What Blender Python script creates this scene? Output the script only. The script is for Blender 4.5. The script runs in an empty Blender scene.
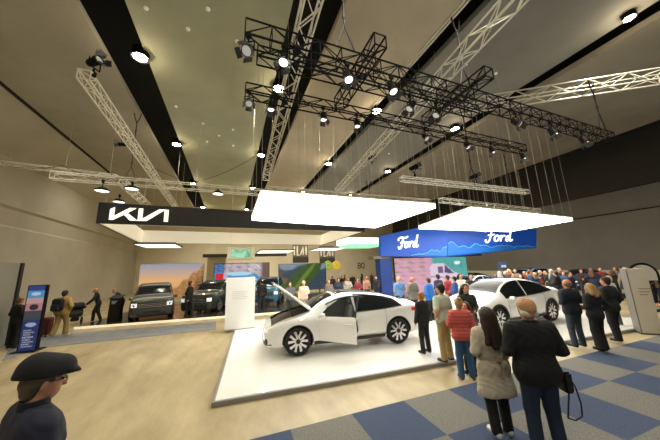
import bpy, bmesh, math, random
import numpy as np
from mathutils import Vector, Matrix
R = math.radians
C = bpy.context.scene.collection
rnd = random.Random(7)

# ------------------------------------------------------------------ camera
F, PITCH, YAW, ROLL, CH = 250., R(10.9), R(21.8), R(2.07), 2.35
fw = Vector((math.sin(YAW)*math.cos(PITCH), math.cos(YAW)*math.cos(PITCH), math.sin(PITCH)))
r0 = Vector((math.cos(YAW), -math.sin(YAW), 0)); u0 = r0.cross(fw)
rt = r0*math.cos(ROLL)-u0*math.sin(ROLL); up = r0*math.sin(ROLL)+u0*math.cos(ROLL)
cd = bpy.data.cameras.new('camera'); cam = bpy.data.objects.new('camera', cd); C.objects.link(cam)
cd.sensor_width = 36; cd.lens = 36*F/660; cd.clip_start = .05; cd.clip_end = 300
cam.matrix_world = Matrix(((rt.x, up.x, -fw.x, 0), (rt.y, up.y, -fw.y, 0), (rt.z, up.z, -fw.z, CH), (0, 0, 0, 1)))
bpy.context.scene.camera = cam
def at(x, y, Y=None, z=None, X=None):
    """a photo pixel carried out to a real plane of the hall (Y, X or z constant)"""
    d = fw*F+rt*(x-330)+up*(220-y)
    t = Y/d.y if Y is not None else (X/d.x if X is not None else (z-CH)/d.z)
    return Vector((0, 0, CH))+d*t

# ------------------------------------------------------------------ world, exposure, lamp settings
sc = bpy.context.scene
sc.view_settings.view_transform = 'Standard'; sc.view_settings.look = 'None'
sc.view_settings.gamma = 1; sc.view_settings.exposure = 0.0; sc.view_settings.use_curve_mapping = False
sc.cycles.use_denoising = True
sc.cycles.max_bounces = 6; sc.cycles.diffuse_bounces = 4; sc.cycles.glossy_bounces = 3; sc.cycles.transparent_max_bounces = 6
sc.cycles.caustics_reflective = False; sc.cycles.caustics_refractive = False
sc.cycles.sample_clamp_indirect = 4
w = bpy.data.worlds.new('hall_surroundings'); sc.world = w; w.use_nodes = True
w.node_tree.nodes['Background'].inputs[0].default_value = (1.0, .97, .88, 1)
w.node_tree.nodes['Background'].inputs[1].default_value = 0.24
DOWN_W = 420      # ceiling downlight watts
BOX_E = 7.5      # light box emission
def lamp(name, kind, loc, watts, color=(1, .9, .75), size=.3, aim=None, angle=None, blend=.6, parent=None):
    l = bpy.data.lights.new(name, kind); l.energy = watts; l.color = color
    if kind == 'AREA': l.size = size
    else: l.shadow_soft_size = size
    if kind == 'SPOT': l.spot_size = R(angle or 90); l.spot_blend = blend
    o = bpy.data.objects.new(name, l); C.objects.link(o); o.location = loc
    if aim is not None: o.rotation_euler = (Vector(aim)-Vector(loc)).to_track_quat('-Z', 'Y').to_euler()
    if parent: o.parent = parent
    return o

# ------------------------------------------------------------------ materials
_m = {}
def mat(name, col=(.5, .5, .5), rough=.6, metal=0, emit=0, ecol=None, noise=0, nscale=8, bump=0, coat=0, alpha=1, trans=0):
    if name in _m: return _m[name]
    m = bpy.data.materials.new(name); m.use_nodes = True; nt = m.node_tree; b = nt.nodes['Principled BSDF']
    b.inputs['Base Color'].default_value = (*col, 1); b.inputs['Roughness'].default_value = rough; b.inputs['Metallic'].default_value = metal
    b.inputs['Coat Weight'].default_value = coat
    if coat: b.inputs['Coat Roughness'].default_value = .05
    if trans: b.inputs['Transmission Weight'].default_value = trans
    if alpha < 1: b.inputs['Alpha'].default_value = alpha
    if emit:
        b.inputs['Emission Color'].default_value = (*(ecol or col), 1); b.inputs['Emission Strength'].default_value = emit
    if noise or bump:
        tc = nt.nodes.new('ShaderNodeTexCoord'); n = nt.nodes.new('ShaderNodeTexNoise'); n.inputs['Scale'].default_value = nscale; n.inputs['Detail'].default_value = 4
        nt.links.new(tc.outputs['Object'], n.inputs['Vector'])
        if noise:
            mx = nt.nodes.new('ShaderNodeMix'); mx.data_type = 'RGBA'
            mx.inputs['A'].default_value = (*[c*(1-noise) for c in col], 1); mx.inputs['B'].default_value = (*[min(1, c*(1+noise)) for c in col], 1)
            nt.links.new(n.outputs['Fac'], mx.inputs['Factor']); nt.links.new(mx.outputs['Result'], b.inputs['Base Color'])
        if bump:
            bp = nt.nodes.new('ShaderNodeBump'); bp.inputs['Strength'].default_value = bump; bp.inputs['Distance'].default_value = .01
            nt.links.new(n.outputs['Fac'], bp.inputs['Height']); nt.links.new(bp.outputs['Normal'], b.inputs['Normal'])
    _m[name] = m; return m
def hexc(h):
    v = [int(h[i:i+2], 16)/255 for i in (0, 2, 4)]
    return tuple(c/12.92 if c < .04 else ((c+.055)/1.055)**2.4 for c in v)
def cloth(h, rough=.85):
    return mat('cloth_'+h, hexc(h), rough, noise=.18, nscale=30, bump=.15)
black_metal = mat('black_metal', (.004, .004, .004), .7, 0)
alu = mat('aluminium', (.82, .80, .70), .4, .25, noise=.08)
steel = mat('steel_wire', (.55, .53, .45), .4, .6)
black_metal.node_tree.nodes['Principled BSDF'].inputs['Specular IOR Level'].default_value = .15
chain_m = mat('black_chain', (.01, .01, .01), .5)
tyre_m = mat('tyre_rubber', (.012, .012, .013), .75, bump=.2, nscale=60)
rim_m = mat('machined_alloy', (.7, .7, .72), .25, .85)
rimdark = mat('black_alloy', (.015, .015, .017), .35, .4)
glass_m = mat('tinted_glass', (.012, .015, .016), .12, 0)
trim_m = mat('black_trim', (.015, .015, .016), .4)
lamp_m = mat('headlamp_lens', (.8, .82, .85), .15, 0, emit=.6)
red_m = mat('tail_lamp', (.5, .01, .02), .2, 0, emit=.4)
white_box = mat('lit_white_fabric', (1, .98, .93), .6, emit=BOX_E, ecol=(1, .97, .88))
skin_m = mat('skin', hexc('c58f70'), .55, noise=.08, nscale=12)
skin_d = mat('ruddy_skin', hexc('b97a56'), .55, noise=.1, nscale=12)

glass_m.node_tree.nodes['Principled BSDF'].inputs['IOR'].default_value = 1.22
# ------------------------------------------------------------------ object helpers
def tag(o, label, cat, group=None, kind=None):
    if label: o['label'] = label
    if cat: o['category'] = cat
    if group: o['group'] = group
    if kind: o['kind'] = kind
    return o
def empty(name, loc, rz=0, label=None, cat=None, group=None):
    o = bpy.data.objects.new(name, None); C.objects.link(o); o.location = loc; o.rotation_euler = (0, 0, rz); o.empty_display_size = .2
    return tag(o, label, cat, group)
def mesh_obj(name, verts, faces, mats, parent=None, smooth=None, midx=None):
    me = bpy.data.meshes.new(name); me.from_pydata([tuple(v) for v in verts], [], [tuple(f) for f in faces]); me.update()
    return me_obj(name, me, mats, parent, smooth, midx)
def me_obj(name, me, mats, parent=None, smooth=None, midx=None):
    if not isinstance(mats, (list, tuple)): mats = [mats]
    for m in mats: me.materials.append(m)
    if midx is not None: me.polygons.foreach_set('material_index', midx)
    if smooth is not None: sharpen(me, smooth)
    o = bpy.data.objects.new(name, me); C.objects.link(o)
    if parent: o.parent = parent
    return o
def sharpen(me, ang):
    bm = bmesh.new(); bm.from_mesh(me)
    bmesh.ops.recalc_face_normals(bm, faces=bm.faces)
    for f in bm.faces: f.smooth = True
    a = R(ang)
    for e in bm.edges:
        e.smooth = not (len(e.link_faces) == 2 and e.calc_face_angle(0) > a)
    bm.to_mesh(me); bm.free(); me.update()
class MB:
    def __init__(s): s.v = []; s.f = []; s.mi = []
    def add(s, vs, fs, mi=0):
        n = len(s.v); s.v += [tuple(v) for v in vs]; s.f += [tuple(i+n for i in f) for f in fs]; s.mi += [mi]*len(fs); return s
    def box(s, lo, hi, mi=0, M=None):
        x0, y0, z0 = lo; x1, y1, z1 = hi
        vs = [Vector(p) for p in ((x0, y0, z0), (x1, y0, z0), (x1, y1, z0), (x0, y1, z0), (x0, y0, z1), (x1, y0, z1), (x1, y1, z1), (x0, y1, z1))]
        if M is not None: vs = [M @ v for v in vs]
        return s.add(vs, [(0, 3, 2, 1), (4, 5, 6, 7), (0, 1, 5, 4), (1, 2, 6, 5), (2, 3, 7, 6), (3, 0, 4, 7)], mi)
    def tube(s, a, b, r, n=6, r2=None, mi=0, cap=True):
        a, b = Vector(a), Vector(b); d = (b-a).normalized(); u = d.orthogonal().normalized(); w_ = d.cross(u); r2 = r if r2 is None else r2
        vs = []
        for p, q in ((a, r), (b, r2)):
            for i in range(n):
                t = 2*math.pi*i/n; vs.append(p+(u*math.cos(t)+w_*math.sin(t))*q)
        fs = [(i, (i+1) % n, n+(i+1) % n, n+i) for i in range(n)]
        if cap: fs += [tuple(range(n-1, -1, -1)), tuple(range(n, 2*n))]
        return s.add(vs, fs, mi)
    def path(s, pts, r, n=6, mi=0):
        for a, b in zip(pts, pts[1:]): s.tube(a, b, r, n, mi=mi)
        return s
    def lathe(s, prof, n=24, axis='z', M=None, mi=0):
        k = len(prof); vs = []
        for i in range(n):
            t = 2*math.pi*i/n
            for r, h in prof:
                p = (r*math.cos(t), r*math.sin(t), h) if axis == 'z' else (r*math.cos(t), h, r*math.sin(t))
                vs.append(M @ Vector(p) if M is not None else p)
        fs = [(i*k+j, ((i+1) % n)*k+j, ((i+1) % n)*k+j+1, i*k+j+1) for i in range(n) for j in range(k-1)]
        return s.add(vs, fs, mi)
    def prism(s, poly, y0, y1, M=None, mi=0):
        """poly in x,z ; extruded along y"""
        n = len(poly); vs = [Vector((x, y0, z)) for x, z in poly]+[Vector((x, y1, z)) for x, z in poly]
        if M is not None: vs = [M @ v for v in vs]
        return s.add(vs, [tuple(range(n)), tuple(range(2*n-1, n-1, -1))]+[(i, i+n, (i+1) % n+n, (i+1) % n) for i in range(n)], mi)
    def grid(s, P, mi=0, flip=False):
        a, b = len(P), len(P[0]); vs = [p for row in P for p in row]
        fs = [(i*b+j, (i+1)*b+j, (i+1)*b+j+1, i*b+j+1) for i in range(a-1) for j in range(b-1)]
        if flip: fs = [f[::-1] for f in fs]
        return s.add(vs, fs, mi)
    def obj(s, name, mats, parent=None, smooth=None):
        return mesh_obj(name, s.v, s.f, mats, parent, smooth, s.mi)
def bevel(o, wd=.01, seg=2, ang=40):
    bm = bmesh.new(); bm.from_mesh(o.data)
    es = [e for e in bm.edges if len(e.link_faces) == 2 and e.calc_face_angle(0) > R(ang)]
    bmesh.ops.bevel(bm, geom=es, offset=wd, segments=seg, affect='EDGES', clamp_overlap=True); bm.to_mesh(o.data); bm.free(); return o
def copy_tree(o, parent=None, loc=None):
    c = o.copy(); C.objects.link(c); c.parent = parent
    for ch in list(o.children): copy_tree(ch, c)
    if loc is not None: c.location = loc
    return c
def struct(o): o['kind'] = 'structure'; return o
def cr(xk, yk, x):
    """Catmull-Rom through key points"""
    xk = np.array(xk, float); yk = np.array(yk, float); x = np.clip(np.atleast_1d(np.array(x, float)), xk[0], xk[-1])
    m = np.gradient(yk, xk); i = np.clip(np.searchsorted(xk, x, 'right')-1, 0, len(xk)-2); h = xk[i+1]-xk[i]; t = (x-xk[i])/h
    return (2*t**3-3*t**2+1)*yk[i]+(t**3-2*t**2+t)*h*m[i]+(-2*t**3+3*t**2)*yk[i+1]+(t**3-t**2)*h*m[i+1]

# ================================================================== SETTING
def node_mat(name): 
    m = bpy.data.materials.new(name); m.use_nodes = True; return m, m.node_tree, m.node_tree.nodes['Principled BSDF']
def ramp_noise(nt, scale, c0, c1, lo=.35, hi=.65, vec=None, detail=5, rough=.6):
    n = nt.nodes.new('ShaderNodeTexNoise'); n.inputs['Scale'].default_value = scale; n.inputs['Detail'].default_value = detail; n.inputs['Roughness'].default_value = rough
    if vec: nt.links.new(vec, n.inputs['Vector'])
    r_ = nt.nodes.new('ShaderNodeValToRGB'); r_.color_ramp.elements[0].position = lo; r_.color_ramp.elements[1].position = hi
    r_.color_ramp.elements[0].color = (*c0, 1); r_.color_ramp.elements[1].color = (*c1, 1); nt.links.new(n.outputs['Fac'], r_.inputs['Fac']); return r_, n
# polished concrete floor
fm, nt, b = node_mat('polished_concrete')
tc = nt.nodes.new('ShaderNodeTexCoord')
mp = nt.nodes.new('ShaderNodeMapping'); mp.inputs['Scale'].default_value = (1, .35, 1); mp.inputs['Rotation'].default_value = (0, 0, R(35)); nt.links.new(tc.outputs['Object'], mp.inputs['Vector'])
r1, n1 = ramp_noise(nt, 1.4, (.25, .195, .10), (.47, .385, .225), .3, .72, mp.outputs['Vector'], 8, .65)
nt.links.new(r1.outputs['Color'], b.inputs['Base Color']); b.inputs['Roughness'].default_value = .38
r2, n2 = ramp_noise(nt, 3, (.30, .30, .30), (.5, .5, .5), .3, .7, mp.outputs['Vector']); nt.links.new(r2.outputs['Color'], b.inputs['Roughness'])
floor = struct(MB().box((-12.5, -7, -.2), (30.5, 44, 0)).obj('floor', fm))
# walls
def wall_mat(name, c, ns=.35):
    m, nt, b = node_mat(name); tc = nt.nodes.new('ShaderNodeTexCoord'); r_, n = ramp_noise(nt, ns, tuple(x*.88 for x in c), tuple(x*1.1 for x in c), .3, .7, tc.outputs['Object'])
    nt.links.new(r_.outputs['Color'], b.inputs['Base Color']); b.inputs['Roughness'].default_value = .75; return m
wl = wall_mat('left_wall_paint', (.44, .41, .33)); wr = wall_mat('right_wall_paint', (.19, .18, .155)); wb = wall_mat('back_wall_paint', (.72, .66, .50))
dark_gap = mat('dark_gap', (.008, .008, .008), .9)
W1 = MB().prism([(-12.5, 0), (-12, 0), (-12, 5.3), (-12.12, 5.45), (-12.12, 6.4), (-12, 6.55), (-12, 9.2), (-9.9, 11.1), (-9.9, 11.6), (-12.5, 11.6)], -7, 44)
struct(W1.obj('wall_left', wl))
struct(MB().box((-9.95, -7, 10.98), (-9.75, 44, 11.12)).obj('trim_1', dark_gap))
struct(MB().box((-12.5, 42, 0), (30.5, 42.3, 11.4)).obj('wall_back', wb))
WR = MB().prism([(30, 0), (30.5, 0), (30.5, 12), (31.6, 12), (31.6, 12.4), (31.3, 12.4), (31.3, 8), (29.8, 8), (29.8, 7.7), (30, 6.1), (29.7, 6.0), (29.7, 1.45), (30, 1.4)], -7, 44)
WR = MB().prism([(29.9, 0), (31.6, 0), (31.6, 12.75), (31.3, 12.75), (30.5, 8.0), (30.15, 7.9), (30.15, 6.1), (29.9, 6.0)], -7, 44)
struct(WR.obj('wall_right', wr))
struct(MB().box((29.82, -7, 0), (29.9, 44, 1.35)).obj('trim_2', mat('pale_dado', (.62, .58, .47), .6, noise=.1, nscale=2)))
struct(MB().box((29.85, -7, 6.0), (29.95, 44, 6.08)).obj('trim_3', dark_gap))
# ceiling: flat panels at 11 m with deep black slots between them
CZ = 11.0
cpm = wall_mat('ceiling_panel_paint', (.43, .45, .33), .5)
cpm2 = wall_mat('ceiling_panel_grey', (.26, .26, .235), .5)
cp = MB()
for x0, x1, mi in ((-9.8, -4.9, 4), (-3.45, 1.6, 0), (3.25, 7.05, 2), (7.85, 13.4, 1), (14.4, 25.5, 3)):
    cp.box((x0, -7, CZ), (x1, 42, CZ+.25), mi)
struct(cp.obj('ceiling', [cpm, cpm2, wall_mat('ceiling_panel_lit_cream', (.55, .49, .37), .5), wall_mat('ceiling_panel_taupe', (.34, .31, .25), .5), wall_mat('ceiling_panel_stone', (.40, .38, .31), .5)]))  # the cream tint is raised to stand for warm light on its panel
struct(MB().box((25.45, -7, 10.9), (25.55, 42, 11.2)).obj('trim_6', dark_gap))
struct(MB().prism([(30.0, 7.95), (30.5, 7.95), (31.3, 12.7), (31.2, 12.7)], -7, 44).obj('trim_7', mat('recess_dark', (.06, .056, .048), .8)))  # sloping recess band in a tone darker than the wall
struct(MB().box((-12.5, -7, 12.7), (31.6, 44, 12.9)).obj('ceiling', mat('plenum_black', (.012, .012, .012), .95)))
edge_m = mat('slot_edge_white', (.75, .72, .62), .5)
struct(MB().box((6.93, -7, CZ-.05), (6.99, 42, CZ-.005)).obj('trim_4', edge_m))
struct(MB().box((7.06, -7, CZ-.05), (7.13, 42, CZ+.2)).obj('trim_5', edge_m))
# carpets
cm, nt, b = node_mat('carpet_tiles')
tc = nt.nodes.new('ShaderNodeTexCoord'); ck = nt.nodes.new('ShaderNodeTexChecker'); ck.inputs['Scale'].default_value = 1.0
nt.links.new(tc.outputs['Object'], ck.inputs['Vector'])
ra, _ = ramp_noise(nt, 55, (.018, .032, .072), (.060, .085, .15), .3, .7, tc.outputs['Object'], 3, .8)
rb, _ = ramp_noise(nt, 60, (.06, .062, .058), (.22, .215, .19), .33, .67, tc.outputs['Object'], 3, .8)
nt.links.new(ra.outputs['Color'], ck.inputs['Color1']); nt.links.new(rb.outputs['Color'], ck.inputs['Color2']); nt.links.new(ck.outputs['Color'], b.inputs['Base Color']); b.inputs['Roughness'].default_value = .95
carpet = MB().box((.0, -7, 0.02), (27, 0, .035)).obj('carpet', cm)
carpet.location = (.92-1.0, 4.22, -.015); carpet.rotation_euler = (0, 0, R(-1.6))
tag(carpet, 'blue and grey checkered carpet tile aisle in the foreground', 'carpet')
cm2, nt, b = node_mat('strip_carpet'); tc = nt.nodes.new('ShaderNodeTexCoord')
rb, _ = ramp_noise(nt, 2.2, (.14, .15, .17), (.22, .22, .215), .4, .6, tc.outputs['Object'], 6, .8); nt.links.new(rb.outputs['Color'], b.inputs['Base Color']); b.inputs['Roughness'].default_value = .95
p = [tuple(at(*q_, z=0))[:2] for q_ in ((2, 361.5), (41, 348), (216, 329.5), (216, 322), (41, 336), (14, 340))]
m_ = MB(); m_.add([(x, y, .004) for x, y in p]+[(x, y, .014) for x, y in p], [tuple(range(5, -1, -1)), tuple(range(6, 12))]+[(i, (i+1) % 6, 6+(i+1) % 6, 6+i) for i in range(6)])
tag(m_.obj('carpet', cm2), 'grey-blue carpet strip crossing the floor before the dark car stand', 'carpet')

# white stand platform
PA = R(-5.0)
plm = mat('gloss_white_laminate', (.86, .85, .80), .16, 0, noise=.03, nscale=3, coat=.4)
alu_edge = mat('platform_edge', (.30, .30, .29), .35, .5)
ex, ey = math.cos(R(-4.6)), math.sin(R(-4.6))
stand = empty('display_platform', (-.22, 5.42, 0), R(-4.6), 'low white glossy platform carrying the two white cars', 'platform')
MB().box((.05, .05, 0), (14.5, 7.6, .085)).obj('deck', plm, stand)
eb = MB().box((0, 0, 0), (14.55, .05, .08)).box((0, .05, 0), (.05, 7.65, .08)).box((.05, 7.6, 0), (14.55, 7.65, .08)); eb.obj('edge_strip', alu_edge, stand)
# dark stand platform
kst = empty('display_platform', (-6.6, 15.75, 0), R(-8), 'low dark glossy platform under the dark sport utility car', 'platform')
MB().box((.0, .06, 0), (14.6, 10, .1)).obj('deck', mat('gloss_dark_floor', (.045, .038, .032), .15, 0, noise=.2, nscale=2, coat=.3), kst)
MB().box((0, 0, 0), (14.6, .06, .095)).obj('edge_strip', mat('lit_cream_edge', (.8, .72, .5), .5, emit=.5, ecol=(1, .9, .65)), kst)

# ================================================================== LIGHT BOXES, TRUSSES, LAMPS
def light_box(name, P, label):
    o = empty(name, P[0], 0, label, 'light box'); q = [Vector(p)-Vector(P[0]) for p in P]
    n = len(q); m = MB(); m.add([v for v in q]+[v+Vector((0, 0, .16)) for v in q], [tuple(range(n))]+[(i, (i+1) % n, (i+1) % n+n, i+n) for i in range(n)])
    m.obj('diffuser', white_box, o)
    fr = MB()
    for i in range(n):
        fr.tube(q[i]+Vector((0, 0, .2)), q[(i+1) % n]+Vector((0, 0, .2)), .035, 4)
    for k in range(1, 8):
        a = q[0].lerp(q[1], k/8)+Vector((0, 0, .2)); b_ = q[3].lerp(q[2], k/8)+Vector((0, 0, .2)); fr.tube(a, b_, .02, 4)
    fr.obj('frame', mat('box_frame_grey', (.5, .47, .38), .5, .3), o)
    m = MB(); m.add([v+Vector((0, 0, .17)) for v in q], [tuple(range(n))]); m.obj('top_cover', mat('cover_grey', (.45, .43, .36), .8), o)
    return o
B1 = [(.78, 7.3, 4.5), (7.35, 7.28, 4.5), (7.6, 12.1, 4.5), (.80, 11.1, 4.5)]
B2 = [(9.39, 7.34, 4.5), (17.97, 7.9, 4.5), (19.0, 12.1, 4.5), (10.6, 12.0, 4.5)]
light_box('light_box', B1, 'larger glowing white light box hanging over the open-door white car')
light_box('light_box', B2, 'glowing white light box hanging at right in front of the blue fascia')

def truss(p0, p1, s, m, label, group=None, step=None, r=.022, three=False):
    p0, p1 = Vector(p0), Vector(p1); d = p1-p0; L = d.length; step = step or s*1.5
    o = bpy.data.objects.new('lighting_truss', None); C.objects.link(o); o.location = p0
    x = d.normalized(); z = Vector((0, 0, 1)); y = z.cross(x).normalized(); z = x.cross(y)
    o.rotation_euler = Matrix((x, y, z)).transposed().to_euler(); tag(o, label, 'truss', group)
    h = s/2; cs = [(-h, -h), (h, -h), (h, h), (-h, h)]
    for (a, b_) in cs: MB().tube((0, a, b_), (L, a, b_), r, 6).obj('chord', m, o)
    lt = MB(); n = max(2, round(L/step)); st = L/n
    for f in range(4):
        a, b_ = cs[f], cs[(f+1) % 4]
        for i in range(n):
            q0, q1 = (a, b_) if (i+f) % 2 == 0 else (b_, a)
            lt.tube((i*st, *q0), ((i+1)*st, *q1), r*.55, 4, cap=False)
        for i in ((0, n) if not three else range(0, n+1)):
            lt.tube((i*st, *a), (i*st, *b_), r*.7, 4, cap=False)
    lt.obj('lattice', m, o); return o
blk = black_metal
truss((.1, 4.22, 6.77), (13.1, 4.18, 6.77), .32, blk, 'long black box truss running across the top right of the hall, nearest row', r=.02, three=True)
truss((.38, 4.85, 6.95), (6.9, 4.80, 6.95), .26, blk, 'black truss tucked just behind the nearest long black truss')
truss((.2, 6.02, 6.90), (11.1, 5.98, 6.90), .28, blk, 'second black truss parallel behind the nearest long black one')
truss((2.92, 3.9, 7.28), (2.92, 6.2, 7.28), .30, blk, 'short black cross truss joining the two rows, left one', three=True)
truss((6.17, 3.75, 7.28), (6.17, 6.1, 7.28), .30, blk, 'short black cross truss joining the two rows, right one', three=True)
truss((-3.38, 6.85, 7.05), (-3.8, 20.5, 7.05), .24, alu, 'pale aluminium truss at left receding over the black sign')
truss((1.2, 2.6, 7.3), (1.62, 13.2, 7.3), .32, alu, 'pale aluminium truss receding from the top centre behind black trusses', r=.024)
truss((5.0, 1.6, 7.5), (6.6, 15.0, 7.5), .30, alu, 'pale aluminium truss receding from top right toward the large light box')
truss((-7.9, 15.0, 7.05), (1.6, 15.2, 7.05), .34, alu, 'pale aluminium truss crossing above the black sign at left')
pA = Vector((14.7, 2.9, 8.9)); pB = Vector((8.0, 7.4, 8.9))
truss(pA, pB, .42, alu, 'pale aluminium truss slanting in from the right edge', r=.028)
truss((5.3, 6.6, 5.25), (11.7, 6.45, 5.25), .16, alu, 'thin pale truss above the gap between the light boxes', r=.012)
truss((8.0, 7.6, 4.95), (15.2, 8.0, 4.95), .18, alu, 'thin pale truss lying over the right light box', r=.012)
truss((-5.3, 15.2, 7.05), (-5.6, 24, 7.05), .30, alu, 'pale truss receding from a cluster of lamps left of centre sign')
truss((-11.2, 17.5, 8.3), (-6.2, 17.0, 7.9), .22, alu, 'faint pale truss reaching out to the left wall', r=.014)
truss((1.0, 7.45, 4.80), (7.2, 7.43, 4.80), .12, alu, 'slim truss along the front edge of the larger light box', r=.01)

# hoists: black chain slings
def hoist(x, y, z0, z1, label, loop=True):
    o = empty('chain_hoist', (x, y, z0), 0, label, 'hoist', )
    m = MB(); m.path([(-.22, 0, 0), (0, 0, .65), (.22, 0, 0)], .018); m.obj('sling', chain_m, o)
    m = MB(); m.tube((0, 0, .65), (0, 0, z1-z0-.3), .022, 6)
    k = .8
    while k < z1-z0-.4: m.tube((0, 0, k), (0, 0, k+.12), .035, 6); k += .45
    m.obj('chain', chain_m, o)
    m = MB(); m.path([(-.16, 0, z1-z0+.25), (-.1, 0, z1-z0-.05), (0, 0, z1-z0-.3), (.1, 0, z1-z0-.05), (.16, 0, z1-z0+.25)], .022); m.obj('upper_sling', chain_m, o)
hoist(12.6, 4.1, 7.06, 8.75, 'black chain sling holding the right end of the long black truss')
hoist(6.17, 4.45, 7.42, 9.5, 'black chain hoist above the right cross truss')
hoist(2.2, 4.2, 7.1, 9.0, 'black chain hoist above the truss beside the top centre')
hoist(-4.9, 14.9, 7.18, 10.6, 'black chain hoist over the lamp cluster left of the black sign')
hoist(8.6, 6.5, 5.4, 8.4, 'black chain hoist above the thin truss between light boxes')
hoist(7.3, 12.0, 4.75, 7.0, 'black hoist above the far corner of the larger light box')
hoist(13.0, 7.9, 5.05, 7.9, 'black hoist above the right light box')

# stage lamps
lens_m = mat('bright_lamp_lens', (1, 1, .95), .3, emit=2.2, ecol=(1, .97, .88))
lens_off = mat('dim_lamp_lens', (.55, .55, .52), .2, emit=.5)
def make_stage_lamp(tilt, lit, big=1.0):
    o = empty('stage_lamp', (0, 0, 0))
    s = big
    MB().tube((0, 0, .02), (0, 0, -.14*s), .02*s, 8).box((-.05*s, -.03*s, -.06*s), (.05*s, .03*s, .05*s)).obj('clamp', blk, o)
    MB().path([(-.12*s, 0, -.36*s), (-.12*s, 0, -.16*s), (.12*s, 0, -.16*s), (.12*s, 0, -.36*s)], .014*s, 5).obj('yoke', blk, o)
    M = Matrix.Translation((0, 0, -.34*s)) @ Matrix.Rotation(tilt, 4, 'X')
    h = MB().lathe([(0, .19*s), (.06*s, .19*s), (.085*s, .14*s), (.09*s, -.02*s), (.105*s, -.05*s), (.105*s, -.13*s), (.095*s, -.13*s)], 16, M=M)
    h.obj('housing', blk, o, 35)
    MB().lathe([(0, -.105*s), (.05*s, -.115*s), (.094*s, -.1*s)], 16, M=M).obj('lens', lens_m if lit else lens_off, o, 60)
    for k in range(4):
        Mk = M @ Matrix.Rotation(k*math.pi/2, 4, 'Z') @ Matrix.Translation((.105*s, 0, -.13*s)) @ Matrix.Rotation(R(-28), 4, 'Y')
        MB().prism([(0, 0), (.006, 0), (.006, -.13*s), (0, -.13*s)], -.09*s, .09*s, M=Mk).obj('barn_door', mat('grey_flap', (.10, .10, .10), .3, .5), o)
    return o
protos = {}
def stage_lamp(pos, label, tilt=25, lit=True, rz=0, big=1.0):
    k = (tilt, lit, big)
    if k not in protos: protos[k] = o = make_stage_lamp(R(tilt), lit, big)
    else: o = copy_tree(protos[k])
    o.location = pos; o.rotation_euler = (0, 0, R(rz)); tag(o, label, 'stage light', 'stage lamps hanging from trusses'); return o
zt = 6.55
L1 = [(248, 'at its far left end', False), (284, 'beside the pale centre truss', True), (349, 'left of the left cross truss', True), (393, 'right of the left cross truss', True),
      (512, 'just right of the right cross truss', False), (545, 'third from its right end', True), (573, 'nearest its right end', True)]
for px, wh, lit in L1:
    q = at(px, 60 if px < 300 else 100, Y=4.05); stage_lamp((q.x, 4.04, zt), 'barn-door stage lamp under the nearest long black truss, '+wh, 20 if lit else 38, lit, 180 if px > 300 else 150, .92)
L2 = [(248, 'at its far left end', False), (270, 'second from its left end', True), (322, 'left of the cross truss foot', True), (355, 'right of the cross truss foot', True), (421, 'near the right cross truss', False), (461, 'below the bright ceiling light', False), (484, 'second from its right end', True), (513, 'at its right end', True)]
for px, wh, lit in L2:
    q = at(px, 125, Y=6.0); stage_lamp((q.x, 5.87, 6.77), 'barn-door stage lamp under the second black truss, '+wh, 12 if lit else 35, lit, 180, .85)
for px, py, Y_, wh in ((405, 88, 4.85, 'behind the nearest truss, left of two'), (431, 98, 4.85, 'behind the nearest truss, right of two')):
    q = at(px, py, Y=Y_); stage_lamp((q.x, 4.70, 6.83), 'small stage lamp hung '+wh, 35, False, 90)
for px, py, Y_, wh in ((102, 191, 14.87, 'left flood lamp of the glowing trio above the black sign'), (132, 189, 14.88, 'right flood lamp of the glowing trio above the black sign'), (119, 202, 17.5, 'lowest flood lamp of the glowing trio above the black sign'), (218, 194, 15.0, 'single glowing flood lamp on the truss right of the black sign')):
    q = at(px, py, Y=Y_); o = empty('flood_lamp', (q.x, Y_, q.z), 0, wh, 'flood lamp')
    MB().lathe([(.0, .0), (.27, 0), (.28, .02)], 20).obj('lens', lens_m, o, 50); MB().lathe([(.29, -.01), (.30, .06), (.16, .16), (0, .18)], 20).obj('housing', black_metal, o, 40)
    MB().tube((0, 0, .17), (0, 0, 6.92-q.z), .02).box((-.05, -.05, 6.85-q.z), (.05, .05, 7.0-q.z)).obj('stem', black_metal, o)
# bare stage lamps at the near end of the left truss, and mid way
o = stage_lamp((-3.26, 6.95, 7.17), 'dark moving head lamp at the near end of the left pale truss', 80, False, 60, 1.05); o.rotation_euler = (math.pi, 0, R(60))
q = at(127, 127, Y=10.5); stage_lamp((q.x-.1, 10.5, 7.3), 'dark lamp clamped half way along the left pale truss', 80, False, 110, .8)
for px, py, z_, wh in ((475, 186, 5.3, 'dark lamp standing on the thin truss above the right light box'), (372, 165, 7.2, 'dark lamp hanging on the far part of the right pale truss'), (415, 178, 5.3, 'small dark lamp left on the thin truss between light boxes')):
    q = at(px, py, z=z_); o = stage_lamp((q.x, q.y, z_+.08), wh, 70, False, 70, .9); o.rotation_euler = (math.pi, 0, R(70))

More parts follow.
